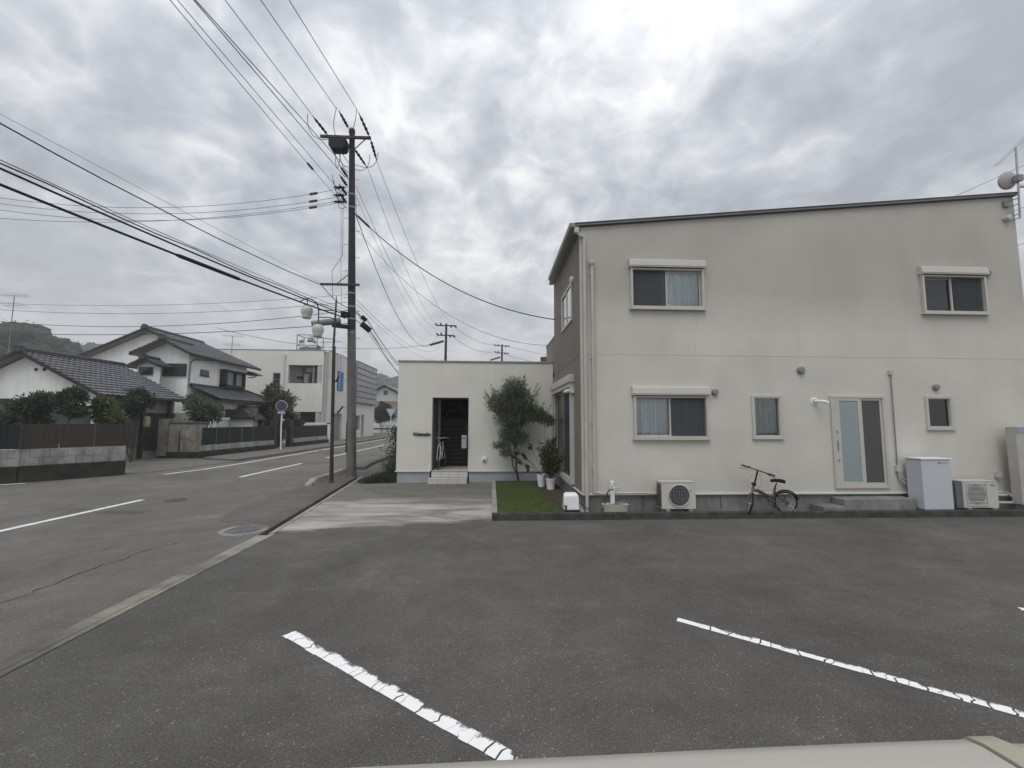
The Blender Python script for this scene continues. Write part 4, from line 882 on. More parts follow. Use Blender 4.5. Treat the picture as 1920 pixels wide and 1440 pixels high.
# ================================================================== PLANTS NEAR
# small olive-like tree against the annex
t = thing('tree', 'slender small leaved tree growing on the lawn against the annex wall', 'tree', (.82, 12.85, .1))
g = MB(); base = Vector((.82, 12.85, .08))
p1 = bough(g, base, (.72, 12.8, 1.05), .038, .03, .08); p2 = bough(g, base+Vector((-.02, .03, 0)), (.58, 12.85, 1.0), .022, .018, .06)
tips = []
random.seed(21)
limbs = [((.72, 12.8, 1.0), (.55, 12.75, 2.0), .028, .014), ((.72, 12.8, 1.05), (.95, 12.7, 2.3), .024, .01), ((.58, 12.85, 1.0), (.45, 12.8, 1.6), .016, .008), ((.55, 12.75, 1.8), (.38, 12.7, 2.8), .014, .006), ((.95, 12.7, 1.9), (.75, 12.75, 3.25), .014, .005),
         ((.85, 12.72, 1.8), (1.45, 12.65, 2.3), .012, .005), ((.72, 12.8, 1.3), (.42, 12.7, 1.15), .010, .004), ((.6, 12.8, 1.6), (.15, 12.7, 2.4), .011, .004)]
for a, b, r0, r1 in limbs: bough(g, a, b, r0, r1, .07)
g.build('trunk', M_BARK, t, smooth=True)
g = MB()
def sprays(g, cs, n, l, w, twigs=None, **k):
    for c, r, m_ in cs: clump(g, c, r, int(n*m_), l, w, **k)
cl = [((.55, 12.75, 2.55), (.50, .35, .45), 1.5), ((.70, 12.75, 2.9), (.35, .3, .35), .9), ((.20, 12.75, 2.45), (.35, .3, .28), .8), ((.95, 12.7, 2.5), (.38, .32, .38), 1.1), ((.60, 12.75, 2.05), (.50, .35, .28), 1.1),
      ((1.25, 12.65, 2.15), (.38, .28, .22), .75), ((1.55, 12.6, 2.05), (.24, .22, .20), .45), ((.55, 12.8, 1.55), (.33, .26, .28), .65), ((.30, 12.8, 1.2), (.26, .2, .12), .22), ((.85, 12.75, 1.45), (.28, .2, .2), .35), ((.45, 12.7, 1.0), (.2, .18, .1), .16), ((1.75, 12.6, 1.95), (.14, .14, .14), .15)]
sprays(g, cl, 1800, .085, .030, up=.3)
for _ in range(70):      # upright shoots that break the outline
    c, r, m_ = random.choice(cl[:6]); a = random.uniform(0, 2*pi); p = Vector(c)+Vector((cos(a)*r[0]*.9, random.gauss(0, .15), r[2]*random.uniform(.1, .9)))
    d = Vector((cos(a)*.5, random.gauss(0, .3), random.uniform(.4, 1.2))).normalized(); L_ = random.uniform(.12, .34)
    for j in range(int(L_/.016)): leaf(g, p+d*.016*j, random.uniform(.05, .08), .022, (d+Vector((random.gauss(0, .7), random.gauss(0, .7), random.gauss(0, .5)))).normalized())
g.build('crown', M_LEAF_OL, t)
# potted plant, white pots
t = thing('potted_plant', 'bushy potted plant in a white ribbed pot beside the french window', 'potted plant', (1.62, 11.55, .11))
g = MB().lathe([(0, 0), (.105, 0), (.135, .26), (.14, .27), (.142, .30), (.128, .30), (.12, .26), (0, .25)], (1.62, 11.55, .11), 24); g.build('pot', M_WHITE, t, smooth=True)
g = MB(); st_ = MB()
for i in range(52):
    a = random.uniform(0, 2*pi); sp = random.uniform(.05, .44); hgt = random.uniform(.5, 1.0); b0 = Vector((1.62+cos(a)*.05, 11.55+sin(a)*.05, .38)); b1 = Vector((1.62+cos(a)*sp, 11.55+sin(a)*sp, .38+hgt))
    st_.tube([b0, b0.lerp(b1, .5)+Vector((0, 0, .06)), b1], .004, 4)
    for j in range(26): s_ = random.uniform(.25, 1); leaf(g, b0.lerp(b1, s_), random.uniform(.09, .17), .034, Vector((cos(a)+random.gauss(0, .9), sin(a)+random.gauss(0, .9), random.gauss(.1, .6))).normalized())
st_.tube([(1.52, 11.6, .4), (1.48, 11.6, 1.3), (1.46, 11.6, 2.0)], .004, 5); st_.build('stems', M_BARK, t); g.build('foliage', M_POT, t)
t = thing('potted_plant', 'smaller white pot with sparse broad leaved shoots behind the bushy pot', 'potted plant', (1.42, 12.0, .11))
MB().lathe([(0, 0), (.10, 0), (.125, .26), (.135, .34), (.12, .34), (.11, .28), (0, .27)], (1.42, 12.0, .11), 24).build('pot', M_WHITE, t, smooth=True)
g = MB(); st_ = MB()
for (dx, dy, dz, ll) in ((-.55, -.1, .55, .28), (-.75, 0, .38, .24), (-.35, .1, .9, .22), (.2, -.15, 1.0, .25), (.28, -.1, .75, .25), (.05, 0, .62, .2), (-.85, .1, .75, .22), (-.5, -.15, .2, .2), (-.9, .05, .5, .3), (.35, -.1, 1.05, .3), (.3, -.2, .88, .28)):
    b0 = Vector((1.42, 12.0, .4)); b1 = b0+Vector((dx*.7, dy, dz*.8)); st_.tube([b0, b0.lerp(b1, .5)+Vector((0, 0, .08)), b1], .006, 5)
    for k in (-1, 0, 1): leaf(g, b1, ll*1.25, .11, (Vector((dx*.6, dy+k*.3, .35+k*.2)) ).normalized())
st_.build('stems', M_BARK, t); g.build('foliage', M_LEAF_DK, t)
# weeds and shrub at the annex corner
g = MB()
for c, r, n in (((-3.35, 13.55, .14), (.50, .35, .18), 3400), ((-3.75, 13.35, .08), (.35, .25, .12), 1400), ((-3.1, 13.9, .35), (.28, .35, .3), 1700)): clump(g, c, r, n, .06, .022, up=.35)
for _ in range(150):
    x, y = random.uniform(-3.55, -2.98), random.uniform(13.5, 14.6); h = random.uniform(.4, .95); dx, dy = random.gauss(0, .07), random.gauss(0, .07)
    for j in range(9): s_ = j/9; leaf(g, (x+dx*s_, y+dy*s_, .1+h*s_), random.uniform(.05, .13), .012, Vector((random.gauss(0, 1), random.gauss(0, 1), 1.2)).normalized())
g.build('weeds', M_WEED, kind='stuff', label='weeds and low shrubs growing at the annex corner', cat='weeds')
t = thing('wooden_fence', 'weathered reddish slatted fence beyond the annex corner', 'fence', (-3.1, 15, 0))
for i in range(16):
    z = .2+i*.098; bx(-3.16, -3.12, 14.9, 17.2, z, z+.07).build('slat', M_BRICKR, t)
for y in (14.92, 16.0, 17.1): bx(-3.24, -3.17, y, y+.08, 0, 1.9).build('post', M_EAVE, t)
g = MB()
for _ in range(1700): leaf(g, (random.gauss(-3.35, .12), random.uniform(14.3, 17.0), random.uniform(.2, 1.75)), .10, .045)
g.build('climbing_leaves', M_LEAF_DK, t)

# ================================================================== UTILITY POLE
PX, PY = -4.94, 15.17
t = thing('utility_pole', 'tall utility pole with transformer standing on the sidewalk by the annex', 'utility pole', (PX, PY, 0))
def plx(z): return -4.90-.035*z
g = MB(); g.cyl((-4.90, PY, -.1), (plx(5.2), PY, 5.2), .170, .140, 28); g.build('pole_shaft', M_POLE, t, smooth=True)
g = MB(); g.cyl((plx(5.2), PY, 5.2), (plx(12.75), PY, 12.75), .139, .100, 24); g.build('upper_shaft', M_POLEUP, t, smooth=True)
g = MB()
for z in (12.86, 6.85, 6.55, 6.05, 5.6, 5.1, 9.8, 10.3): g.cyl((plx(z), PY, z-.03), (plx(z), PY, z+.03), (.170-.0055*z)+.008, n=24)
g.build('pole_band', M_GREY, t)
g = MB(); g.lathe([(0, .12), (.08, .10), (.115, .02), (.115, -.06)], (plx(12.8), PY, 12.80), 18); g.build('pole_cap', M_POLEUP, t, smooth=True)
g = MB()
for i in range(20):
    z = 2.4+i*.5; s_ = 1 if i % 2 else -1; r = .168-.0055*z
    g.cyl((plx(z)+s_*r, PY, z), (plx(z)+s_*(r+.16), PY, z), .009, n=6)
g.build('step_bolt', M_GREY, t)
g = MB(); g.box(-6.42, -4.58, PY-.24, PY-.16, 12.38, 12.47); g.tube([(-4.75, PY-.2, 12.40), (-5.32, PY-.1, 11.9)], .02, 6); g.build('crossarm', M_POLED, t)
g = MB(); g.box(-6.18, -4.80, PY-.24, PY-.17, 6.78, 6.85); g.tube([(-5.6, PY-.2, 6.85), (-5.15, PY-.1, 7.3)], .015, 6); g.build('crossarm', M_POLED, t)
# transformer / switch box
g = MB(); g.yprism([(-6.0, 11.93), (-5.56, 11.93), (-5.47, 12.02), (-5.45, 12.32), (-6.10, 12.32), (-6.09, 12.05)], PY-.30, PY+.10); o = g.build('transformer', M_BLACK, t, bevel=.03)
g = MB()
for x in (-6.0, -5.83, -5.66): g.lathe([(0.02, .14), (.045, .12), (.03, .09), (.05, .07), (.03, .04), (.05, .0)], (x, PY-.1, 12.30), 10)
for x in (-5.9, -5.75, -5.6): g.lathe([(0.03, 0), (.045, -.03), (.03, -.06), (.02, -.10)], (x, PY-.1, 11.90), 10)
g.build('bushing', M_BLACK, o, smooth=True)
def strain(a, b, par):
    a = Vector(a); b = Vector(b); g = MB(); L_ = (b-a).length; d = (b-a).normalized()
    g.lathe([(.012, 0), (.02, L_*.1), (.055, L_*.15), (.03, L_*.25), (.06, L_*.32), (.035, L_*.45), (.06, L_*.5), (.03, L_*.62), (.05, L_*.7), (.02, L_*.85), (.01, L_)], a, 10, d)
    g.build('insulator', M_BLACK, par, smooth=True)
strain((-6.12, PY-.25, 12.43), (-6.45, PY-.9, 12.72), t); strain((-5.42, PY-.15, 12.80), (-5.55, PY-.85, 12.98), t); strain((-4.62, PY-.2, 12.45), (-4.86, PY-.85, 12.95), t)
strain((-4.60, PY-.15, 12.40), (-4.52, PY+.45, 11.95), t); strain((-5.28, PY+.1, 12.2), (-4.92, PY+.6, 11.75), t)
for zz, dx in ((10.95, 0), (10.6, 0), (10.25, 0), (9.95, 0)): strain((PX-.45, PY-.12, zz-.05), (PX-.62, PY-.5, zz+.18), t)
for zz in (10.5, 10.2, 9.95): strain((PX-.50, PY-.15, zz), (PX-.95, PY-.2, zz-.04), t)
g = MB()
def jmp(*p): g.tube([Vector(x) for x in p], .011, 5)
def arc(a, b, sag, n=9, side=(0, 0, 0)):
    a = Vector(a); b = Vector(b); return [a.lerp(b, i/n)+Vector((side[0], side[1], -sag+0))*4*(i/n)*(1-i/n)+Vector((0, 0, side[2]))*0 for i in range(n+1)]
g.tube(arc((-6.6, PY-.9, 12.75), (-6.0, PY-.1, 12.42), .35, side=(-.25, 0, 0)), .011, 5); g.tube(arc((-5.6, PY-.9, 13.05), (-5.83, PY-.1, 12.42), .1, side=(-.12, 0, 0)), .011, 5)
g.tube(arc((-4.9, PY-.9, 13.0), (-5.5, PY, 12.5), .15, side=(.05, 0, 0)), .011, 5); g.tube(arc((-4.45, PY+.3, 12.2), (PX-.38, PY, 11.55), .35, side=(.25, 0, 0)), .011, 5); g.tube(arc((-4.75, PY+.3, 12.1), (PX-.38, PY, 11.35), .3, side=(.18, 0, 0)), .011, 5)
g.tube(arc((-5.9, PY-.1, 11.8), (-5.7, PY-.1, 11.8), .55, side=(0, 0, 0)), .011, 5); g.tube(arc((-5.75, PY-.1, 11.8), (PX-.45, PY, 11.2), .2), .011, 5); g.tube(arc((-5.6, PY-.1, 11.8), (PX-.45, PY, 11.55), .05), .011, 5); g.tube(arc((-5.9, PY-.1, 11.8), (PX-.45, PY, 10.9), .1), .011, 5)
for i in range(5): g.tube(arc((PX-.95+i*.07, PY-.3, 10.9-i*.22), (PX-.48, PY-.1, 10.4-i*.15), .22, side=(-.1, 0, 0)), .009, 5)
g.tube([(PX-.62, PY-.2, 9.7), (PX-.52, PY-.2, 6.9), (PX-.45, PY-.2, 6.0)], .006, 5); g.tube([(PX-.55, PY-.2, 9.7), (PX-.5, PY-.2, 7.9), (PX-.85, PY-.2, 7.3), (PX-.78, PY-.2, 6.3)], .008, 5); g.tube([(PX-.18, PY, 10.2), (PX-.12, PY, 9.4)], .008, 5)
g.build('jumper_cables', M_WIRE, t)
# street lighting drum, closures on the pole
g = MB(); g.cyl((-6.35, PY-.35, 5.33), (-5.42, PY-.2, 5.50), .105, .115, 16); g.build('closure_drum', surf('drum_grey', (.20, .21, .21), .5, .1, 3, 0), t, smooth=True)
g = MB(); g.obox((-5.38, PY-.25, 5.28), Vector((1, 0, -.1)).normalized(), Vector((0, 1, 0)), Vector((.1, 0, 1)).normalized(), .30, .06, .065); g.obox((-5.28, PY-.2, 5.72), Vector((1, 0, -.1)).normalized(), Vector((0, 1, 0)), Vector((.1, 0, 1)).normalized(), .12, .07, .10); g.build('cable_closure', M_BLACK, t, bevel=.01)
g = MB(); u_ = Vector((.62, .55, -.52)).normalized(); v_ = u_.cross(Vector((0, 0, 1))).normalized(); w2 = v_.cross(u_)
g.obox((-4.62, PY+.12, 5.34), u_, v_, w2, .20, .06, .09); g.obox((-4.72, PY+.2, 5.68), u_, v_, w2, .11, .05, .065); g.tube([(-5.0, PY, 5.85), (-4.78, PY+.15, 5.74)], .014, 6); g.tube([(-5.0, PY, 5.6), (-4.75, PY+.08, 5.44)], .014, 6); g.build('cable_closure', M_BLACK, t, bevel=.01)
g = MB()
for i in range(7): g.obox((PX-.155, PY-.10, .95+i*.13), Vector((1, 0, 0)), Vector((0, .8, .6)), Vector((0, -.6, .8)), .012, .05, .03)
g.build('warning_stripes', M_YEL, t)
bx(PX-.165, PX-.150, PY-.13, PY-.02, .85, 1.9).build('warning_sleeve', M_BLACK, t)
o_ = MB(); 
for k in range(5):
    a0_ = radians(215+k*9); a1_ = radians(215+(k+1)*9); r = .163
    o_.add([(PX+cos(a0_)*r, PY+sin(a0_)*r, 2.15), (PX+cos(a1_)*r, PY+sin(a1_)*r, 2.15), (PX+cos(a1_)*r, PY+sin(a1_)*r, 2.24), (PX+cos(a0_)*r, PY+sin(a0_)*r, 2.24)], [(0, 1, 2, 3)])
o_.build('orange_tag', M_ORANGE, t)

# lamp post with globe lanterns
LX, LY = -5.05, 13.64
t = thing('street_lamp', 'slim dark brown lamp post with two milky globe lanterns on a curved arm', 'street lamp', (LX, LY, 0))
g = MB(); g.cyl((LX+.03, LY, 0), (LX, LY, 1.2), .062, .055, 14); g.cyl((LX, LY, 1.2), (LX-.06, LY, 4.30), .055, .052, 14); g.cyl((LX-.06, LY, 4.3), (LX-.075, LY, 4.36), .06, .035, 14); g.cyl((LX-.075, LY, 4.36), (LX-.05, LY, 5.85), .035, .028, 12); g.cyl((LX-.05, LY, 5.85), (LX-.045, LY, 6.0), .02, .008, 8)
g.lathe([(.10, 0), (.10, .02), (.07, .05)], (LX+.03, LY, 0.0), 16); g.build('post', M_POLED, t, smooth=True)
g = MB(); g.tube([(-6.27, LY, 5.78), (-6.19, LY, 5.83), (-6.10, LY, 5.875), (-5.99, LY, 5.89), (-5.88, LY, 5.87), (-5.78, LY, 5.80), (-5.70, LY, 5.70), (-5.655, LY, 5.58), (-5.645, LY, 5.42), (-5.645, LY, 5.10)], .019, 8)
g.tube([(-5.65, LY, 5.52), (-5.06, LY, 5.51)], .016, 8); g.tube([(-5.65, LY, 5.28), (-5.25, LY, 5.28), (-5.08, LY, 5.20)], .016, 8); g.tube([(-6.02, LY, 5.88), (-6.02, LY, 5.70)], .016, 8); g.build('bracket_arm', M_POLED, t, smooth=True)
for gx, gz in ((-6.02, 5.70), (-5.645, 5.10)):
    h_ = MB().lathe([(.015, .03), (.03, .0), (.09, -.025), (.12, -.05)], (gx, LY, gz), 18).build('lantern_cap', M_POLED, t, smooth=True)
    MB().lathe([(.03, -.02), (.105, -.05), (.155, -.11), (.185, -.20), (.175, -.28), (.150, -.35), (.137, -.43), (.135, -.46), (.0, -.465)], (gx, LY, gz), 24).build('globe', M_GLOBE, h_, smooth='all')
bx(LX+.02, LX+.12, LY-.03, LY-.01, 3.18, 3.22).obox((LX+.10, LY-.02, 3.28), Vector((.5, 0, .86)), Vector((0, 1, 0)), Vector((-.86, 0, .5)), .09, .01, .02).build('banner_clip', M_BLACK, t)
for z in (4.7, 4.78, 4.5): MB().cyl((LX-.065, LY, z), (LX-.065+.06, LY, z+.01), .01, n=6).build('clip', M_POLED, t)

# ================================================================== WIRES
def catenary(a, b, sag, r, mat, label, group=None, kind='power_cable', n=28, lump=None, wob=0):
    a = Vector(a); b = Vector(b); pts = []
    for i in range(n+1):
        s_ = i/n; p = a.lerp(b, s_); p.z -= 4*sag*s_*(1-s_)
        if wob: p.z += wob*sin(i*2.1); p.x += wob*cos(i*1.7)
        pts.append(p)
    g = MB().tube(pts, r, 5, False); o = g.build(kind, mat, None, label=label, cat='cable', group=group, loc=tuple(a))
    if lump:
        for l0, l1, rr in lump:
            pa = a.lerp(b, l0); pa.z -= 4*sag*l0*(1-l0); pb = a.lerp(b, l1); pb.z -= 4*sag*l1*(1-l1)
            MB().tube([pa, pa.lerp(pb, .06), pa.lerp(pb, .94), pb], [r, rr, rr, r], 8).build('splice', mat, o, smooth=True)
    return o
HVg = 'high voltage wires above the utility pole'
catenary((-6.46, 14.25, 12.74), (-7.80, -18.8, 9.15), .0, .010, M_WIRE, 'leftmost of the three top wires running from the crossarm to the top edge', HVg)
catenary((-5.62, 14.3, 13.02), (-7.12, -18.8, 8.12), .0, .010, M_WIRE, 'middle of the three top wires running from the crossarm to the top edge', HVg)
catenary((-4.88, 14.3, 12.98), (-6.26, -18.8, 7.84), .0, .010, M_WIRE, 'rightmost of the three top wires running from the crossarm to the top edge', HVg)
LVg = 'bundle of wires running up from the pole to the top left'
catenary((-5.39, 15.0, 9.69), (-7.88, -18.74, 10.56), .38, .008, M_WIREG, 'lowest thin wire of the steep bundle left of the pole', LVg, lump=[(.072, .082, .035)])
catenary((-5.45, 14.8, 10.10), (-7.94, -18.74, 8.92), 0, .008, M_WIREG, 'second lowest wire of the steep bundle left of the pole', LVg)
catenary((-5.36, 14.7, 10.70), (-7.95, -18.74, 7.99), 0, .011, M_WIRE, 'second highest wire of the steep bundle left of the pole', LVg)
catenary((-5.36, 14.7, 11.08), (-7.87, -18.74, 6.61), 0, .011, M_WIRE, 'highest wire of the steep bundle left of the pole', LVg)
TG = 'telecom cables sweeping from the pole to the left edge'
catenary((-5.30, 15.1, 5.62), (-13.25, -17.87, 7.10), .71, .024, M_WIRE, 'thickest lowest telecom cable with a long splice sleeve at left', TG, 'telecom_cable', lump=[(.135, .185, .045)])
catenary((-5.24, 15.17, 5.73), (-13.25, -17.87, 8.27), .92, .019, M_WIRE, 'thick black telecom cable just above the spliced cable', TG, 'telecom_cable')
catenary((-5.24, 15.17, 5.80), (-13.25, -17.87, 8.2), .86, .012, M_WIRE, 'wavy cable twisted along the second telecom cable', TG, 'telecom_cable', 40, wob=.02)
catenary((-5.24, 15.17, 5.92), (-13.25, -17.87, 8.9), 1.15, .007, M_WIRE, 'thin support wire over the second telecom cable', TG, 'telecom_cable')
catenary((-6.16, 15.05, 6.80), (-14.17, -17.99, 13.54), 2.23, .013, M_WIRE, 'upper telecom cable from the lower crossarm to the left edge', TG, 'telecom_cable', 40, wob=.006)
catenary((-6.16, 15.05, 6.80), (-5.2, 15.17, 6.0), .12, .013, M_WIRE, 'short drooping cable between lower crossarm tip and pole', TG, 'telecom_cable', 10)
catenary((-6.16, 15.05, 6.86), (-14.17, -17.99, 7.97), .23, .004, M_WIREG, 'hair thin wire above the upper telecom cable', TG, 'telecom_cable')
HG = 'four sagging wires crossing the sky left of the pole'
for i, (z0, z1, sg, lb) in enumerate(((10.46, 11.5, 1.62, 'top of the four sagging wires crossing left from the pole'), (10.16, 11.27, 1.56, 'second of the four sagging wires crossing left from the pole'), (9.93, 11.18, 1.63, 'third of the four sagging wires crossing left from the pole'), (10.0, 9.98, 1.27, 'lowest of the four sagging wires crossing left from the pole'))):
    catenary((-5.65, 15.05, z0), (-25.3, 14.06, z1), sg, .008, M_WIREG, lb, HG, lump=[(.040, .055, .045)] if i < 3 else None)
LG = 'nearly level wires above the tiled houses'
for z0, z1, sg, r, lb in ((6.52, 11.53, 1.82, .007, 'highest faint level wire above the tiled houses'), (6.24, 12.42, 2.26, .008, 'second level wire above the tiled houses'), (5.93, 13.5, 3.0, .011, 'third level wire touching the tall tiled roof'), (5.45, 9.73, 1.70, .013, 'lowest level wire crossing before the tiled gables')):
    catenary((-5.2, 15.17, z0), (-46.6, 22.07, z1), sg, r, M_WIREG, lb, LG)
RG = 'wires running down the street to the second pole'
for a, b, sg, r, lb in (((-4.91, 15.77, 11.75), (-5.78, 44, 12.0), 1.0, .009, 'left wire dropping from the pole head to the second pole'), ((-4.52, 15.62, 11.95), (-4.30, 44, 12.2), 1.0, .009, 'right wire dropping from the crossarm to the second pole'),
                        ((-5.17, 15.3, 10.73), (-5.0, 44, 11.4), 1.6, .009, 'middle wire between the two upper street wires'), ((-5.17, 15.3, 10.4), (-5.0, 44, 10.9), 1.9, .006, 'thin wire under the middle street wire'),
                        ((-5.14, 15.3, 9.62), (-5.73, 44, 11.0), 2.8, .014, 'deeply sagging insulated wire from the pole to the second pole'),
                        ((-4.98, 15.3, 6.36), (-5.5, 44, 9.6), 1.0, .008, 'thin upper telecom wire heading down the street'), ((-4.98, 15.3, 6.2), (-4.3, 44, 8.8), 1.2, .007, 'pale telecom wire heading down the street'),
                        ((-4.60, 15.4, 5.62), (-4.95, 44, 8.2), 2.2, .014, 'thick telecom cable after the small black closure'), ((-4.98, 15.3, 5.97), (-4.9, 44, 8.6), 2.4, .010, 'upper telecom cable of the street bundle'),
                        ((-4.98, 15.3, 5.9), (-5.4, 44, 7.9), 2.4, .009, 'inner telecom cable of the street bundle'), ((-4.45, 15.3, 5.20), (-4.93, 44, 7.6), 2.4, .014, 'lowest telecom cable after the large black closure')):
    catenary(a, b, sg, r, M_WIREG if r < .012 else M_WIRE, lb, RG)
catenary((-5.14, 15.2, 9.62), (1.93, 12.65, 5.08), .75, .016, M_WIRE, 'thick black service cable curving from the pole to the brown house wall', None, 'service_cable', lump=[(.015, .09, .04)])
catenary((-5.12, 15.2, 9.1), (1.93, 13.9, 4.5), 1.1, .007, M_WIREG, 'thin grey service wire ending at the low brown parapet', None, 'service_cable')
def far_pole(x, y, h, label, n2=True):
    t = thing('utility_pole', label, 'utility pole', (x, y, 0)); k = h/12.3
    MB().cyl((x, y, 0), (x+.05, y, h), .2*k, .12*k, 14).build('pole_shaft', M_POLED, t, smooth=True)
    for zz, w_ in ((h-.25, 1.0), (h-1.3, .85)):
        bx(x-w_, x+w_, y-.06, y+.06, zz, zz+.1).build('crossarm', M_POLED, t)
        g = MB()
        for s_ in (-.9, -.45, .5, .95): g.lathe([(.05, 0), (.11, .05), (.06, .14), (.11, .2), (.05, .32)], (x+s_*w_, y, zz+.05), 8, (s_*.6, -.4, -.5 if s_ > 0 else .5))
        g.build('insulators', M_BLACK, t)
    g = MB(); g.obox((x-.9, y-.1, h-2.1), Vector((.95, 0, .3)).normalized(), Vector((0, 1, 0)), Vector((-.3, 0, .95)).normalized(), .75, .1, .1)
    g.build('cable_arm', M_POLED, t); return t
far_pole(-4.95, 44, 12.2, 'distant utility pole above the annex roof, nearer of the two')
far_pole(1.35, 60, 13.0, 'farthest small utility pole above the annex roof')
for a, b, sg, lb in (((-4.1, 44, 11.9), (.5, 60, 12.9), .5, 'wire between the two distant poles, topmost'), ((-4.2, 44, 10.8), (.6, 60, 12.0), .7, 'wire between the two distant poles, lowest'), ((-5.5, 44, 10.1), (-26, 40, 10.6), 1.2, 'wire leaving the nearer distant pole to the left'),
                     ((2.1, 60, 12.8), (14, 60, 10.8), .3, 'wire leaving the farthest pole to the right'), ((1.6, 60, 11.6), (14, 52, 8.2), .4, 'lower wire leaving the farthest pole to the right')):
    catenary(a, b, sg, .02, M_WIREG, lb, 'wires around the distant poles')
# loose sky wires at the far right behind the house
for z0, z1, lb in ((10.6, 14.0, 'upper wire behind the satellite dish corner'), (9.4, 12.0, 'middle wire behind the satellite dish corner'), (8.2, 10.4, 'lower wire behind the satellite dish corner'), (6.1, 6.6, 'lowest wire right of the cream house')):
    catenary((12.9, 14, z0*.8), (22, 12.5, z1*.9), .1, .008, M_WIREG, lb, 'wires behind the cream house corner')

# ================================================================== LEFT NEIGHBOURS
def tile_slope(P00, P10, P11, P01, du=.27, dv=.27, amp=.022, lift=.060):
    """tiled slope. P00->P10 eave, P01->P11 top; columns run straight up the slope"""
    P00, P10, P11, P01 = map(Vector, (P00, P10, P11, P01)); u = (P10-P00).normalized(); W_ = (P10-P00).length
    v = (P01-P00)-u*(P01-P00).dot(u); Hh = v.length; v.normalize(); nrm = u.cross(v).normalized()
    if nrm.z < 0: nrm = -nrm
    a1 = (P01-P00).dot(u); b1 = (P11-P00).dot(u)
    g = MB(); rows = max(2, int(Hh/dv)); dv = Hh/rows; lo, hi = min(0, a1), max(W_, b1); nc = int((hi-lo)/du)+1; sub = 5
    for r in range(rows):
        t0 = r*dv; t1 = (r+1)*dv+.02
        l = a1*(t0/Hh); h = W_+(b1-W_)*(t0/Hh); xs = []
        for c in range(nc*sub+1):
            x = lo+c*du/sub
            if l-1e-6 <= x <= h+1e-6: xs.append(x)
        if len(xs) < 2: continue
        xs = [l]+xs+[h]; vs = []
        for x in xs:
            ph = ((x-lo)/du) % 1.0; hh = amp*(sin(2*pi*ph)+.35*sin(4*pi*ph))
            p = P00+u*x+v*t0+nrm*(hh+lift+.012); p2 = P00+u*x+v*t1+nrm*(hh+.004); p3 = P00+u*x+v*t0+nrm*(hh-.0)
            vs += [p3, p, p2]
        n = len(xs)
        fs = []
        for i in range(n-1): b = 3*i; c = 3*(i+1); fs += [(b, c, c+1, b+1), (b+1, c+1, c+2, b+2)]
        g.add(vs, fs)
    return g
def ridge(p0, p1, w=.13, h=.16, orn=True):
    p0 = Vector(p0); p1 = Vector(p1); g = MB(); d = (p1-p0).normalized(); L_ = (p1-p0).length; sd_ = d.cross(Vector((0, 0, 1))).normalized(); upv = sd_.cross(d).normalized()
    for lv in range(2): g.obox((p0+p1)/2+upv*(.03+lv*.05), d, sd_, upv, L_/2, w*(1-.12*lv), .024)
    n = int(L_/.28)
    for i in range(n): a = p0+d*(L_*i/n)+upv*.12; b = p0+d*(L_*(i+1)/n)+upv*.12; g.cyl(a, b, .085, .075, 8)
    if orn: g.obox(p0+upv*.08-d*.03, d, sd_, upv, .04, .15, .12); g.cyl(p0+upv*.20-d*.08, p0+upv*.21+d*.2, .07, n=8); g.cyl(p0+upv*.02-d*.06-sd_*.16, p0+upv*.02+d*.1-sd_*.16, .05, n=8); g.cyl(p0+upv*.02-d*.06+sd_*.16, p0+upv*.02+d*.1+sd_*.16, .05, n=8)
    return g
def gable_roof(parent, ridge_x, zr, x_l, z_l, x_r, z_r, y0, y1, t=.10, verge=True):
    """ridge along Y, gable facing -Y"""
    tile_slope((x_r, y0, z_r), (x_r, y1, z_r), (ridge_x, y1, zr), (ridge_x, y0, zr)).build('roof_tiles', M_ROOF, parent, kind='stuff')
    tile_slope((x_l, y1, z_l), (x_l, y0, z_l), (ridge_x, y0, zr), (ridge_x, y1, zr)).build('roof_tiles', M_ROOF, parent, kind='stuff')
    g = MB(); g.yprism([(x_l, z_l-t), (ridge_x, zr-t), (x_r, z_r-t), (x_r, z_r-.01), (ridge_x, zr-.01), (x_l, z_l-.01)], y0+.05, y1-.05); g.build('roof_deck', M_SOFF, parent)
    g = MB(); g.yprism([(x_l-.02, z_l-t-.02), (ridge_x, zr-t-.02), (x_r+.02, z_r-t-.02), (x_r+.02, z_r+.05), (ridge_x, zr+.05), (x_l-.02, z_l+.05)], y0, y0+.045); g.build('bargeboard', M_EAVE, parent)
    for sx, sz in ((x_r, z_r), (x_l, z_l)): MB().tube([(sx, y0+.02, sz-.05), (sx, y1, sz-.05)], .055, 8).build('gutter', M_EAVE, parent)
    ridge((ridge_x, y0, zr), (ridge_x, y1, zr)).build('ridge', M_RIDGE, parent)
def wall_gable(x0, x1, rx, z0, zl, zr_, zap, y): return MB().add([(x0, y, z0), (x1, y, z0), (x1, y, zr_), (rx, y, zap), (x0, y, zl)], [(0, 1, 2, 3, 4)])
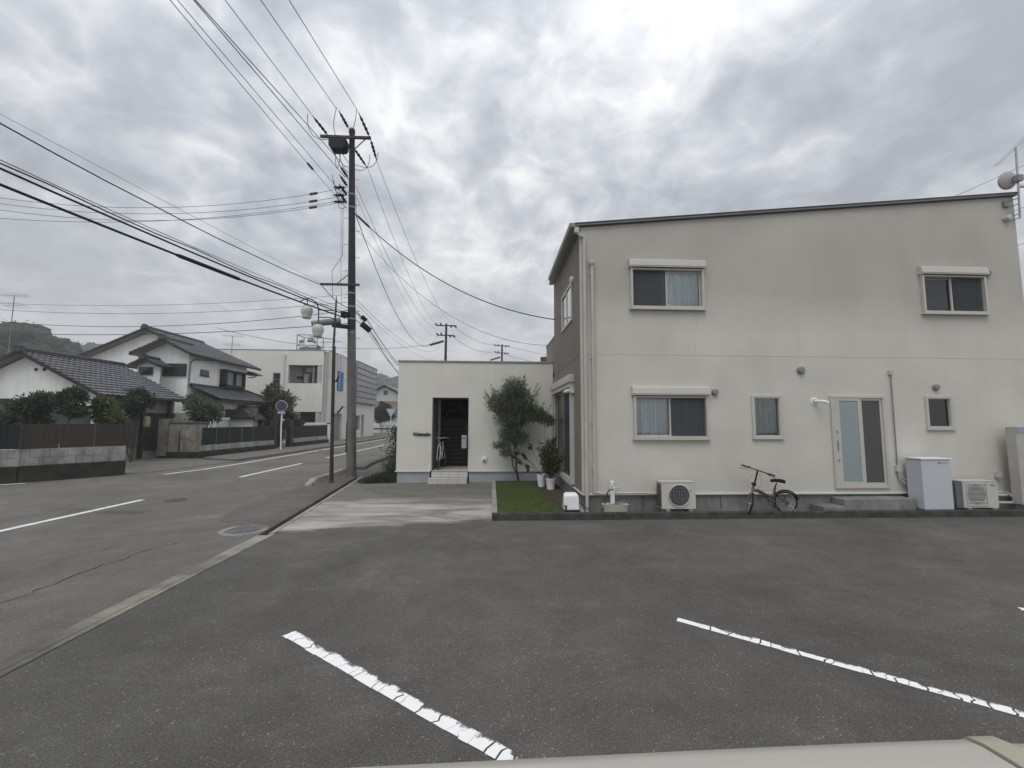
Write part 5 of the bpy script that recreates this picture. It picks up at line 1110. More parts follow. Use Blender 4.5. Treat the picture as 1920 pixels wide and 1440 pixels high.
# House A: single storey, nearest
A = thing('tiled_house', 'single storey white house with grey tiled gable roof behind the brown fence', 'house', (-20, 20, 0))
gable_roof(A, -20.59, 4.92, -24.3, 3.0, -17.02, 3.02, 19.0, 24.3)
wall_gable(-23.9, -17.5, -20.6, 0, 3.0, 3.06, 4.75, 19.45).build('wall', M_PLAS, A)
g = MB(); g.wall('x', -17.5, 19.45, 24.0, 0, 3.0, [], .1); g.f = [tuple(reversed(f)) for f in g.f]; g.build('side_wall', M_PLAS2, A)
for x in (-20.2, -19.85): MB().lathe([(0, .03), (.07, .03), (.07, 0)], (x, 19.45, 4.15), 10, (0, -1, 0)).build('gable_vent', M_EAVE, A)
o = bx(-23.5, -21.0, 19.30, 19.44, 2.55, 2.85).build('window_hood', M_EAVE, A)
o = bx(-22.8, -21.2, 19.36, 19.445, 1.0, 2.5).build('window', M_DARKWIN, A)
bx(-19.9, -17.55, 19.10, 19.44, 2.45, 2.55).build('pent_eave', M_EAVE, A); bx(-19.7, -17.7, 19.38, 19.445, .9, 2.3).build('window', surf('blue_grey_glass', (.07, .09, .10), .2, .1, 2, 0), A)
bx(-17.49, -17.42, 19.5, 24.0, 2.05, 2.30).build('lintel', M_EAVE, A); bx(-17.49, -17.44, 20.0, 21.6, .6, 2.04).build('window', surf('blue_grey_pane', (.09, .11, .12), .2, .1, 2, 0), A)
bx(-17.49, -17.45, 21.9, 23.9, .4, 2.04).build('entrance_door', M_EAVE, A)
for y in (21.7, 23.4): bx(-17.42, -17.28, y, y+.14, 0, 3.0).build('porch_post', M_EAVE, A)
MB().lathe([(0, 0), (.13, 0), (.15, .25), (.12, .5), (0, .52)], (-17.0, 21.6, 1.6), 14).build('meter', surf('meter_cream', (.35, .33, .22), .6, .2, 5, 0), A)
# House B: two storeys
B = thing('tiled_house', 'tall two storey white house with grey tiled roofs and dark bay window', 'house', (-20, 28, 0))
gable_roof(B, -22.26, 7.80, -26.9, 5.60, -17.83, 5.83, 27.5, 33.0)
gable_roof(B, -19.50, 6.72, -21.30, 5.85, -17.83, 5.86, 25.4, 27.9)
g = MB(); g.add([(-26.3, 28.0, 0), (-18.31, 28.0, 0), (-18.31, 28, 5.75), (-22.26, 28.0, 7.65), (-26.3, 28, 5.75)], [(0, 1, 2, 3, 4)])
g.add([(-21.0, 26, 0), (-18.31, 26, 0), (-18.31, 26, 5.9), (-19.55, 26, 6.6), (-21.0, 26, 5.95)], [(0, 1, 2, 3, 4)])
g.add([(-18.31, 26, 0), (-18.31, 32, 0), (-18.31, 32, 5.9), (-18.31, 26, 5.9)], [(0, 1, 2, 3)]); g.add([(-21.0, 26, 0), (-21.0, 28, 0), (-21.0, 28, 6), (-21, 26, 6)], [(3, 2, 1, 0)]); g.build('wall', M_PLAS, B)
for x in (-22.2, -21.9): MB().lathe([(0, .03), (.07, .03), (.07, 0)], (x, 28, 6.72), 10, (0, -1, 0)).build('gable_vent', M_EAVE, B)
gable_roof(B, -20.05, 5.48, -20.92, 5.02, -19.15, 5.08, 24.8, 26.0)
g = wall_gable(-20.6, -19.3, -20.05, 0, 5.05, 5.05, 5.30, 25.2); g.build('wall', M_PLAS, B)
bx(-20.45, -19.7, 25.12, 25.19, 4.55, 5.0).build('window', M_DARKWIN, B)
o = bx(-19.68, -18.42, 25.92, 25.99, 4.60, 5.28).build('window', M_DARKWIN, B); frame_rect(MB(), -19.72, -18.38, 4.56, 5.32, 25.90, 25.94, .04).build('frame', M_EAVE, o)
MB().tube([(-17.95, 27.6, 5.75), (-18.25, 26.35, 5.62), (-18.25, 26.1, 5.4), (-18.25, 26.05, 3.9)], .045, 8).build('downpipe', M_GREY, B, smooth=True)
o = bx(-18.30, -18.25, 27.05, 27.8, 4.76, 5.12).build('window', M_DARKWIN, B); bx(-18.30, -18.22, 27.0, 27.85, 4.70, 4.75).build('sill', M_EAVE, o)
g = MB(); g.box(-18.30, -17.95, 28.95, 29.25, 4.2, 5.25); g.box(-18.30, -17.85, 28.9, 31.35, 5.25, 5.36); g.box(-18.30, -17.95, 28.95, 31.3, 4.15, 4.35); g.box(-18.3, -17.95, 31.2, 31.3, 4.2, 5.25); g.box(-18.30, -17.97, 30.2, 30.28, 4.3, 5.25); o = g.build('bay_window', M_EAVE, B)
bx(-18.2, -18.15, 29.25, 31.2, 4.35, 5.25).build('pane', surf('curtained_pane', (.26, .28, .27), .2, .3, 2.2, 0), o)
g = MB(); g.yprism([(-18.3, 5.28), (-17.45, 5.28), (-17.6, 5.42), (-18.3, 5.62)], 32.02, 32.7); g.tube([(-17.6, 32.1, 5.28), (-17.75, 32.1, 5.15), (-18.2, 32.1, 5.1)], .04, 6); g.build('side_hood', M_RIDGE, B)
tile_slope((-16.45, 26.2, 3.22), (-16.45, 33.2, 3.22), (-18.3, 32.1, 4.02), (-18.3, 26.2, 4.02)).build('roof_tiles', M_ROOF, B, kind='stuff')
tile_slope((-16.45, 33.2, 3.22), (-20, 33.2, 3.22), (-20, 32.1, 4.02), (-18.3, 32.1, 4.02)).build('roof_tiles', M_ROOF, B, kind='stuff')
ridge((-18.22, 26.2, 3.98), (-18.22, 32.1, 3.98), .08, .1, False).build('ridge', M_RIDGE, B); ridge((-18.3, 32.1, 3.98), (-16.45, 33.2, 3.2), .09, .1, False).build('ridge', M_RIDGE, B)
g = MB(); g.box(-18.3, -16.42, 26.25, 33.15, 3.08, 3.16); g.tube([(-16.4, 26.2, 3.1), (-16.4, 33.2, 3.1)], .05, 8); g.tube([(-16.4, 33.1, 3.05), (-16.9, 32.3, 2.8), (-16.9, 32.3, 0)], .04, 6); g.build('skirt_eave', M_EAVE, B)
g = MB(); g.box(-17.9, -17.0, 26.2, 32.3, 0, 3.08); g.build('lower_wall', M_PLAS, B); bx(-17.02, -16.96, 32.0, 32.25, 0, 2.9).build('corner_shutter', M_EAVE, B)
# Outbuilding in front of house B
Cc = thing('outbuilding', 'low whitewashed outbuilding with old grey tile roof behind the black fence', 'outbuilding', (-16.4, 28, 0))
tile_slope((-17.7, 27.6, 2.12), (-15.15, 27.6, 2.12), (-15.9, 29.0, 2.78), (-17.7, 29.0, 2.78)).build('roof_tiles', surf('old_tile', (.085, .078, .072), .8, .3, 6, .2, 30), Cc, kind='stuff')
g = MB(); g.yprism([(-15.15, 2.0), (-15.9, 2.62), (-17.7, 2.66), (-17.7, 2.0)][::-1], 27.65, 29.0); g.build('roof_deck', M_EAVE, Cc)
ridge((-17.7, 29.0, 2.74), (-15.85, 29.0, 2.74), .12, .12, False).build('ridge', M_RIDGE, Cc)
bx(-17.3, -15.75, 27.95, 29.0, 0, 2.02).build('wall', M_PLAS, Cc); bx(-15.75, -15.45, 27.94, 28.1, 0, 2.0).build('post', M_PLAS, Cc)
bx(-18.2, -16.55, 26.9, 27.3, .2, 1.95).build('side_wall', M_CYAN, Cc); bx(-18.3, -16.5, 26.85, 27.35, 1.95, 2.1).build('cornice', M_MOD, Cc)
bx(-18.2, -16.9, 25.0, 25.3, 0, 2.35).build('garden_screen', M_MOD, Cc)

# Walls and fences on the left ------------------------------------------------
fen = thing('boundary_wall', 'stained white block wall on a dark footing topped by brown fence sheets', 'wall', (-14, 14.6, 0))
a = Vector((-16.6, 12.0, 0)); b = Vector((-14.62, 13.85, 0)); c = Vector((-13.10, 15.80, 0))
def run(p, q_, z0, z1, th, name, mat, par, n, jit=.0, gap=.006, off=0, bev=.006, stag=False):
    d = (q_-p); L_ = d.length; d.normalize(); nn_ = Vector((d.y, -d.x, 0)); out = []
    cuts = [i/n for i in range(n+1)]
    if stag: cuts = [0]+[(i+.5)/n for i in range(n)]+[1]
    for u0_, u1_ in zip(cuts, cuts[1:]):
        a_ = p+d*(L_*u0_+gap/2); b_ = p+d*(L_*u1_-gap/2); m_ = (a_+b_)/2+nn_*(off+random.uniform(-jit, jit)); m_.z = (z0+z1)/2
        out.append(MB().obox(m_, d, nn_, Vector((0, 0, 1)), (b_-a_).length/2, th/2, (z1-z0)/2-gap/2).build(name, mat, par, bevel=bev))
    return out
for p, q_, n in ((a, b, 6), (b, c, 6)):
    run(p, q_, -.02, .50, .30, 'footing', M_MOSSY, fen, 3, 0, .004, .06)
    run(p, q_, .50, .75, .15, 'block', M_BLOCK, fen, n, .003); run(p, q_, .75, 1.02, .15, 'block', M_BLOCK, fen, n, .003, stag=True)
def corrugated(p, q_, z0, z1, n, mat, par, name='panel'):
    d = q_-p; L_ = d.length; d.normalize(); nn_ = Vector((d.y, -d.x, 0))
    for i in range(n):
        g = MB(); u0_, u1_ = L_*i/n+.006, L_*(i+1)/n-.006; k = max(6, int((u1_-u0_)/.06)); vs = []
        for j in range(k+1):
            u_ = u0_+(u1_-u0_)*j/k; o_ = nn_*(.005 if j % 2 else -.002); P_ = p+d*u_+o_; vs += [(P_.x, P_.y, z0), (P_.x, P_.y, z1)]
        g.add(vs, [(2*j, 2*j+2, 2*j+3, 2*j+1) for j in range(k)]); g.build(name, mat, par)
corrugated(a, b, 1.03, 1.80, 3, M_FENK, fen); corrugated(b, c, 1.0, 1.80, 3, M_FENB, fen)
for p in (a, b, c): bx(p.x-.05, p.x+.05, p.y-.03, p.y+.06, 1.0, 1.80).build('post', M_FENB, fen)
bx(b.x-.10, b.x+.12, b.y-.12, b.y+.10, -.02, .499).build('footing', M_MOSSY, fen, bevel=.02); bx(b.x-.06, b.x+.07, b.y-.07, b.y+.06, .50, 1.015).build('block', M_BLOCK, fen)
# far return of the first garden and gate
gt = thing('iron_gate', 'ornate grey iron garden gate between fence and block wall', 'gate', (-17.9, 22.8, .1))
for x in (-18.75, -17.95, -17.15): bx(x-.025, x+.025, 22.72, 22.77, .12, 1.60).build('gate_post', M_GATE, gt)
for x0 in (-18.72, -17.92):
    g = MB()
    for i in range(9): g.tube([(x0+.04+i*.085, 22.745, .18), (x0+.04+i*.085, 22.745, 1.5)], .010, 5)
    for z in (.2, .62, 1.05, 1.5): g.box(x0, x0+.75, 22.73, 22.76, z-.012, z+.012)
    for i in range(4):
        for z in (.42, .85, 1.28): g.torus((x0+.125+i*.17, 22.745, z), .07, .010, (0, 1, 0), 14, 4)
    g.build('gate_leaf', M_GATE, gt)
bw = thing('block_wall', 'short buff concrete block wall with gate pillar beside the iron gate', 'wall', (-16, 22.5, 0))
zz = .29
for r in range(5):
    n = 6; x = -16.55; 
    off = 0 if r % 2 else .2; xs = [-16.55]+[v_ for v_ in [(-16.55+off+.4*k) for k in range(1, 6)] if v_ < -14.75]+[-14.72]
    for x0, x1 in zip(xs, xs[1:]): bx(x0+.005, x1-.005, 22.45+random.uniform(-.004, .004), 22.62, zz+r*.285+.005, zz+(r+1)*.285-.005).build('block', M_BLOCK2, bw, bevel=.006)
for r in range(6): bx(-17.02, -16.56, 22.36+random.uniform(-.004, .004), 22.75, .12+r*.315, .12+(r+1)*.315-.008).build('pillar_block', M_BLOCK2, bw, bevel=.008)
bx(-17.02, -14.70, 22.40, 22.66, 0, .285).build('footing', M_MOSSY, bw); g = MB(); g.cyl((-16.55, 22.53, 1.77), (-14.64, 22.53, 1.77), .09, n=12); g.build('coping', M_RIDGE, bw, smooth=True)
bx(-15.95, -15.50, 22.42, 22.449, 1.03, 1.38).build('mail_slot_plate', M_BLOCK, bw); bx(-16.02, -15.96, 22.41, 22.449, .30, 1.40).build('recess_line', M_KERBD, bw)
def road_fence(p, q_, label, nb, npan, mat, ztop=1.56):
    f = thing('garden_fence', label, 'fence', tuple(p)); 
    run(p, q_, .08, .38, .32, 'stone_footing', M_MOSSY, f, max(3, nb//2), .01, .02, .03, .03); run(p, q_, .38, .66, .15, 'block', M_BLOCK, f, nb, .003, .008)
    corrugated(p, q_, .67, ztop, npan, mat, f); return f
f1 = road_fence(Vector((-14.60, 22.0, 0)), Vector((-14.15, 28.1, 0)), 'black garden fence on block base between block wall and no parking sign', 15, 6, M_FENK)
f2 = road_fence(Vector((-14.05, 30.6, 0)), Vector((-13.75, 36.0, 0)), 'black garden fence on block base beyond the no parking sign', 13, 5, M_FENK)
t = thing('garden_gate', 'dark recessed garden gateway behind the no parking sign', 'gate', (-14.2, 29.3, 0))
bx(-14.9, -14.8, 28.1, 30.6, .1, 1.9).build('gate_leaf', M_EAVE, t); bx(-14.4, -14.1, 28.1, 28.5, .1, 2.0).build('gate_post', M_EAVE, t); bx(-14.35, -14.05, 30.2, 30.6, .1, 2.0).build('gate_post', M_EAVE, t)
g = MB(); 
t = thing('pipe_frame', 'white painted rail frame at the end of the far black fence', 'railing', (-13.7, 36.2, 0))
g = MB(); g.box(-13.85, -13.65, 36.1, 36.4, 0, 1.75); g.box(-15.9, -13.65, 36.1, 36.25, 1.62, 1.76); g.build('rail', M_WHITE, t)
# no parking sign
sx, sy = -13.07, 26.92
t = thing('road_sign', 'round blue no parking sign with red ring on a white pole', 'road sign', (sx, sy, .1))
MB().tube([(sx, sy, .05), (sx-.05, sy, 1.6), (sx-.02, sy, 3.05)], .045, 10).build('pole', M_WHITE, t, smooth=True)
c = (sx-.05, sy-.08, 2.84)
MB().lathe([(0, 0), (.33, 0), (.335, -.012), (0, -.012)], c, 36, (0.2, -1, 0)).build('disc', M_WHITE, t); 
MB().lathe([(.245, .004), (.315, .004)], c, 36, (.2, -1, 0)).build('red_ring', M_RED, t); MB().lathe([(0, .003), (.243, .003)], c, 36, (.2, -1, 0)).build('blue_field', M_SIGNB, t)
nrm_ = Vector((.2, -1, 0)).normalized(); ux_ = Vector((1, .2, 0)).normalized(); g = MB(); g.obox(Vector(c)+nrm_*.008, (ux_*.7+Vector((0, 0, -.7))).normalized(), (ux_*.7+Vector((0, 0, .7))).normalized(), nrm_, .26, .03, .001); g.build('red_slash', M_RED, t)
o = bx(sx-.25, sx+.19, sy-.10, sy-.08, 2.36, 2.48).build('plate', M_TRIM, t); bx(sx-.20, sx+.14, sy-.105, sy-.101, 2.405, 2.435).build('lettering', M_GREY, o)

# shrubs and trees of the left gardens
def shrub(name, label, cat, base, clumps, n, l, w, mat, trunk=True, h=None, grp=None):
    mat = mat
    t = thing(name, label, cat, base, grp)
    if trunk:
        g = MB(); 
        for c, r, m_ in clumps[::4]: bough(g, base, (c[0], c[1], c[2]), .035, .012, .08)
        g.build('trunk', M_BARK, t)
    g = MB()
    for c, r, m_ in clumps: clump(g, c, r, int(n*m_), l, w, up=.2)
    g.build('crown', mat, t); return t
random.seed(5)
def cloud(cx, cy, cz, rx, ry, rz, k, sub=.42):
    o = []
    for _ in range(k):
        d = Vector((random.gauss(0, 1), random.gauss(0, 1), random.gauss(0, 1))).normalized()*random.uniform(.35, .85)
        o.append(((cx+d.x*rx, cy+d.y*ry, cz+d.z*rz), (rx*sub*random.uniform(.7, 1.2), ry*sub*random.uniform(.7, 1.2), rz*sub*random.uniform(.7, 1.1)), 1))
    return o
shrub('shrub', 'dark spreading garden pine behind the brown fence at far left', 'shrub', (-16.6, 16.6, 0), cloud(-17.1, 16.8, 2.2, .9, .7, .75, 9)+cloud(-15.9, 16.6, 2.55, .8, .6, .65, 8), 380, .17, .06, M_LEAF_DK)
shrub('shrub', 'yellow green shrub in the middle behind the brown fence', 'shrub', (-14.9, 17.4, 0), cloud(-15.35, 17.6, 2.2, .75, .5, .6, 10), 330, .17, .07, M_LEAF_YG, trunk=False)
shrub('shrub', 'rounded dark evergreen near the tiled house entrance', 'shrub', (-16.3, 20, 0), cloud(-16.3, 20, 2.6, .72, .6, .75, 9), 380, .16, .06, M_LEAF_DK)
shrub('shrub', 'large rounded bush overhanging the buff block wall', 'shrub', (-15.3, 23.4, 0), cloud(-15.35, 23.3, 2.7, 1.1, .9, .95, 16), 380, .20, .07, M_LEAF_CAM)
shrub('tree', 'leafy pale tipped tree behind the no parking sign', 'tree', (-16.1, 32.5, 0), cloud(-16.0, 32.5, 3.6, 1.15, 1, 1.1, 14)+cloud(-16.6, 32, 2.1, .9, .8, 1.0, 7)+cloud(-14.9, 31.5, 2.6, .7, .7, .6, 5), 300, .30, .12, M_LEAF_MX)
shrub('shrub', 'low dark hedge mass behind the second black fence', 'shrub', (-15, 33.5, 0), cloud(-14.9, 33.2, 1.5, .8, 1.6, .6, 10), 600, .12, .05, M_LEAF_DK)
shrub('shrub', 'brownish climbing shrub on the dark garden gateway', 'shrub', (-14.4, 29.2, 0), cloud(-14.4, 29.3, 1.4, .5, .9, .9, 10), 500, .12, .05, M_LEAF_DK)
shrub('shrub', 'low plants growing behind the iron gate', 'shrub', (-18.2, 23.6, 0), cloud(-18.3, 23.6, .6, .8, .5, .4, 6), 500, .09, .04, M_LEAF_DK)
shrub('shrub', 'tall dark hedge at the left edge behind the fence', 'shrub', (-18.6, 17.5, 0), cloud(-18.9, 17.5, 1.9, .9, .6, .6, 8), 350, .17, .06, M_LEAF_DK)

# ================================================================== MODERN BUILDING
Mo = thing('commercial_building', 'beige flat roofed two storey building with louvred upper side along the street', 'building', (-15, 38, 0))
MY, MX = 38.0, -14.9
hl = [(-18.15, -15.19, 5.23, 6.87), (-19.46, -18.80, 4.96, 6.14), (-17.25, -15.09, 1.6, 2.70)]
g = MB(); g.wall('y', MY, -27, -15.6, 0, 8.18, hl, .9); g.build('wall', M_MOD, Mo)
g = MB(); n = 8; vs = []
for i in range(n+1): a = -pi/2+(pi/2)*i/n; x = -15.6+.7*cos(a); y = MY+.7+.7*sin(a); vs += [(x, y, 0), (x, y, 8.18)]
g.add(vs, [(2*i, 2*i+2, 2*i+3, 2*i+1) for i in range(n)]); g.build('round_corner', M_MOD2, Mo, smooth='all')
g = MB(); g.wall('x', MX, MY+.7, 54, 0, 8.3, [(40.5, 42.6, 0, 2.6), (44.8, 48.4, .9, 2.5), (48.9, 49.9, .1, 2.6)], .3)
g.f = [tuple(reversed(f)) for f in g.f]
g.v = [(MX-(x-MX), y, z) for x, y, z in g.v]; g.add([(MX, 54, 0), (-27, 54, 0), (-27, 54, 8.3), (MX, 54, 8.3)], [(0, 1, 2, 3)]); g.build('side_wall', M_MOD, Mo)
bx(-27, -14.85, MY-.03, MY+.1, 8.18, 8.24).build('coping', M_GUT, Mo); bx(MX-.1, MX+.05, MY+.7, 54, 8.30, 8.36).build('coping', M_GUT, Mo); bx(-27, -15, MY+.1, 54, 8.0, 8.1).build('flat_roof', M_MOD2, Mo)
bx(-18.2, -15.1, MY+.95, MY+1.0, 5.1, 7.0).build('balcony_back', surf('balcony_shade', (.20, .20, .19), .9, .2, 2.5, 0), Mo)
g = MB()
for i in range(9): g.box(-18.1+i*.12, -18.06+i*.12, MY+.3, MY+.35, 5.23, 6.8)
g.box(-16.8, -15.3, MY+.5, MY+.6, 6.3, 6.7); g.box(-16.9, -16.5, MY+.4, MY+.6, 5.3, 6.1); g.box(-16.1, -15.95, MY+.2, MY+.35, 5.23, 6.9); g.build('balcony_rack', M_GREY, Mo)
bx(-17.5, -17.1, MY+.3, MY+.6, 5.6, 5.9).build('balcony_crate', M_EAVE, Mo); bx(-16.45, -16.2, MY+.2, MY+.4, 5.3, 6.2).build('balcony_locker', M_EAVE, Mo)
o = bx(-19.46, -18.80, MY+.12, MY+.15, 4.96, 6.14).build('window', M_DARKWIN, Mo); g = frame_rect(MB(), -19.46, -18.80, 4.96, 6.14, MY+.05, MY+.11, .07); g.box(-19.40, -18.86, MY+.05, MY+.10, 5.53, 5.58); g.build('frame', M_GREY, o)
MB().tube([(-18.5, MY-.08, .1), (-18.5, MY-.08, 7.6)], .06, 8).build('downpipe', M_MOD, Mo); bx(-18.6, -18.4, MY-.16, MY, 7.6, 7.85).build('pipe_head', M_MOD, Mo)
bx(-17.25, -15.09, MY+.8, MY+.85, 1.6, 2.7).build('garage_opening', M_SILLD, Mo)
for (y0, y1, z0, z1, m_, nm_) in ((40.5, 42.6, 0, 2.6, M_DOORGREY, 'door'), (44.8, 48.4, .9, 2.5, M_DARKWIN, 'window'), (48.9, 49.9, .1, 2.6, M_DARKWIN, 'door')): bx(MX-.28, MX-.24, y0, y1, z0, z1).build(nm_, m_, Mo)
lv = bx(MX+.03, MX+.30, 45.9, 53.6, 3.86, 8.45).build('louvre_box', M_LOUV, Mo)
for r in range(7):
    for k in range(6):
        y0 = 45.92+k*1.28; z0 = 3.92+r*.64; bx(MX+.30, MX+.34, y0, y0+1.265, z0, z0+.56).build('panel', M_LOUV, lv)
for r in range(8): bx(MX+.305, MX+.375, 45.9, 53.6, 3.86+r*.64-.02, 3.86+r*.64+.045).build('rail', M_EAVE, lv)
bn = thing('banner_sign', 'vertical hanging banner, white above and blue below, on the beige building', 'sign', (MX, 41, 5))
bx(MX+.03, MX+.08, 40.75, 42.35, 6.72, 8.42).build('upper_panel', M_BANW, bn); bx(MX+.03, MX+.08, 40.9, 42.4, 4.85, 6.70).build('lower_panel', M_BLUE, bn)
for i, ch in enumerate('シンシ'): text('lettering', ch, .50, surf('faded_red_ink%d' % i, (.16, .10, .12), .8, .1, 3, 0, fine=0) if i == 0 else MATS['faded_red_ink0'], bn, (MX+.085, 41.45, 8.05-i*.52), (radians(90), 0, radians(90)), .004, 0, .008)
g = MB()
for i in range(6): g.box(MX+.081, MX+.086, 41.15, 41.55, 6.45-i*.28, 6.52-i*.28)
g.box(MX+.081, MX+.086, 41.3, 41.38, 5.0, 6.5); g.build('marking', M_BANW, bn)
t = thing('wall_lamp', 'black angled lamp on the beige building wall', 'lamp', (MX, 41.3, 3)); MB().obox((MX+.25, 41.3, 2.95), Vector((.6, 0, .8)), Vector((0, 1, 0)), Vector((-.8, 0, .6)), .45, .08, .06).build('lamp_arm', M_BLACK, t)
t = thing('water_tank_frame', 'open steel frame with speakers and tank on the beige building roof', 'roof frame', (-17, 38.6, 8.2))
g = MB()
for x in (-17.74, -15.95):
    for y in (38.5, 39.9): g.box(x-.03, x+.03, y-.03, y+.03, 8.1, 9.75)
for z in (8.75, 9.70):
    g.box(-17.74, -15.95, 38.48, 38.52, z-.03, z+.03); g.box(-17.74, -15.95, 39.88, 39.92, z-.03, z+.03); g.box(-17.77, -17.71, 38.5, 39.9, z-.03, z+.03); g.box(-15.98, -15.92, 38.5, 39.9, z-.03, z+.03)
g.tube([(-16.9, 39, 9.7), (-14.6, 38.6, 9.35)], .04, 5); g.tube([(-15.9, 39, 9.1), (-13.8, 38.6, 9.15)], .025, 5); g.build('frame', M_GREY, t)
g = MB(); g.lathe([(0, .35), (.25, .3), (.35, .05), (.3, 0)], (-16.8, 39.2, 9.2), 12); g.obox((-17.4, 38.6, 9.1), Vector((1, 0, .4)).normalized(), Vector((0, 1, 0)), Vector((-.4, 0, 1)).normalized(), .18, .1, .12); g.obox((-16.3, 38.6, 9.1), Vector((1, 0, -.4)).normalized(), Vector((0, 1, 0)), Vector((.4, 0, 1)).normalized(), .18, .1, .12)
g.obox((-17.3, 39, 8.45), Vector((1, 0, .3)).normalized(), Vector((0, 1, 0)), Vector((-.3, 0, 1)).normalized(), .4, .2, .18); g.obox((-16.6, 39, 8.4), Vector((1, 0, 0)), Vector((0, 1, 0)), Vector((0, 0, 1)), .3, .2, .25); g.build('speakers', M_GREY, t)
t = thing('satellite_dish', 'small dark satellite dish on the beige building roof edge', 'satellite dish', (-15.7, 38.4, 8.2)); MB().lathe([(0, .1), (.15, .08), (.28, 0)], (-15.75, 38.4, 8.4), 16, (.3, 1, .3)).build('dish', M_GREY, t, smooth='all')

def yagi(name, label, x, y, z0, z1, w_):
    t = thing(name, label, 'aerial', (x, y, z0)); MB().tube([(x, y, z0), (x, y, z1)], .025, 6).build('mast', M_GREY, t)
    g = MB(); g.tube([(x-w_, y, z1), (x+w_, y, z1-.05)], .012, 5)
    for i in range(9): xx = x-w_+2*w_*i/8; g.tube([(xx, y-.25, z1+.1), (xx, y+.25, z1-.1)], .008, 4)
    g.tube([(x-w_*.8, y, z1-.75), (x+w_*.8, y, z1-.7)], .012, 5)
    for i in range(6): xx = x-w_*.8+1.6*w_*i/5; g.tube([(xx, y-.5, z1-.6), (xx, y+.5, z1-.8)], .008, 4)
    g.build('elements', M_GREY, t)
yagi('tv_aerial', 'thin television aerial rising between tiled house and beige building', -20.1, 33, 7.0, 8.45, .75)
yagi('tv_aerial', 'thin television aerial against the sky at the far left', -33.1, 30, 4, 10.5, .9)

# ================================================================== FAR END OF THE STREET
D = thing('gabled_house', 'distant pale green gabled house with a pink awning', 'house', (-19, 75, 0))
bx(-22.2, -14.0, 76, 84, 0, 6.4).build('wall', M_GREENW, D); g = MB(); g.yprism([(-22.2, 6.4), (-16.2, 6.4), (-19.2, 8.0)], 76, 84); g.build('gable', M_GREENW, D)
g = MB(); g.yprism([(-22.8, 6.3), (-19.2, 8.2), (-15.4, 6.3), (-15.4, 6.55), (-19.2, 8.45), (-22.8, 6.55)], 75.4, 84); g.build('roof', M_ROOF, D); bx(-19.4, -18.7, 75.9, 75.99, 6.6, 7.3).build('window', M_DARKWIN, D); bx(-15.3, -14.8, 75.9, 75.99, 2.5, 4.6).build('window', M_DARKWIN, D)
g = MB(); g.xprism([(74.7, 4.0), (75.99, 4.0), (75.99, 5.4)], -20.8, -16.0); g.build('awning', M_PINK, D)
g = MB(); g.box(-16.5, -8, 77, 90, 0, 6.9); g.build('wing', M_PLAS, D); bx(-17, -8, 76.5, 90, 6.9, 7.3).build('wing_roof', M_CAB, D); bx(-16.4, -15.5, 75.8, 76.4, 4.8, 6.9).build('balcony', M_EAVE, D)
shrub('tree', 'round leafy street tree before the pale green house', 'tree', (-17.0, 66, 0), cloud(-17.0, 66, 2.9, 1.9, 1.5, 1.5, 16)+cloud(-16.8, 66, 4.3, .9, .9, .7, 4), 380, .28, .13, M_LEAF_DK)
t = thing('white_wall', 'low white garden wall at the end of the street', 'wall', (-15, 69, 0)); bx(-22, -9, 69, 69.2, 0, 1.7).build('panel', M_PLAS, t); bx(-22, -9, 68.9, 69.3, .6, .75).build('band', M_EAVE, t)
t = thing('road_sign', 'tiny distant road sign on a white pole at the street end', 'road sign', (-14.2, 60, 0)); MB().tube([(-14.2, 60, 0), (-14.2, 60, 3.4)], .06, 6).build('pole', M_WHITE, t)
MB().add([(-14.9, 59.9, 3.6), (-13.5, 59.9, 3.6), (-14.2, 59.9, 2.4), (-14.9, 59.95, 3.6), (-13.5, 59.95, 3.6), (-14.2, 59.95, 2.4)], [(0, 2, 1), (3, 4, 5), (0, 1, 4, 3), (1, 2, 5, 4), (2, 0, 3, 5)]).build('plate', M_CAB, t)
t = thing('globe_lamp', 'distant street lamp with two white globes before the pale green house', 'street lamp', (-19.3, 66, 0)); MB().tube([(-19.3, 66, 0), (-19.3, 66, 5.4)], .08, 6).build('post', M_GREY, t)
for z in (5.6, 4.4): MB().lathe([(0, -.45), (.35, -.3), (.45, 0), (.35, .3), (0, .45)], (-19.3, 65.7, z), 12).build('globe', M_GLOBE, t, smooth='all')
t = thing('tiled_house', 'dark tiled ridge of a house just visible beyond the brown parapet', 'house', (2.6, 20, 0)); ridge((2.25, 18.5, 4.55), (6, 18.5, 4.75), .14, .2, True).build('ridge', M_RIDGE, t)
bx(2.35, 8, 18.7, 24, 0, 4.45).build('wall', M_PLAS, t); g = MB(); g.xprism([(18.0, 4.15), (24.5, 4.15), (18.6, 4.58)], 2.2, 8); g.build('roof', M_ROOF, t)

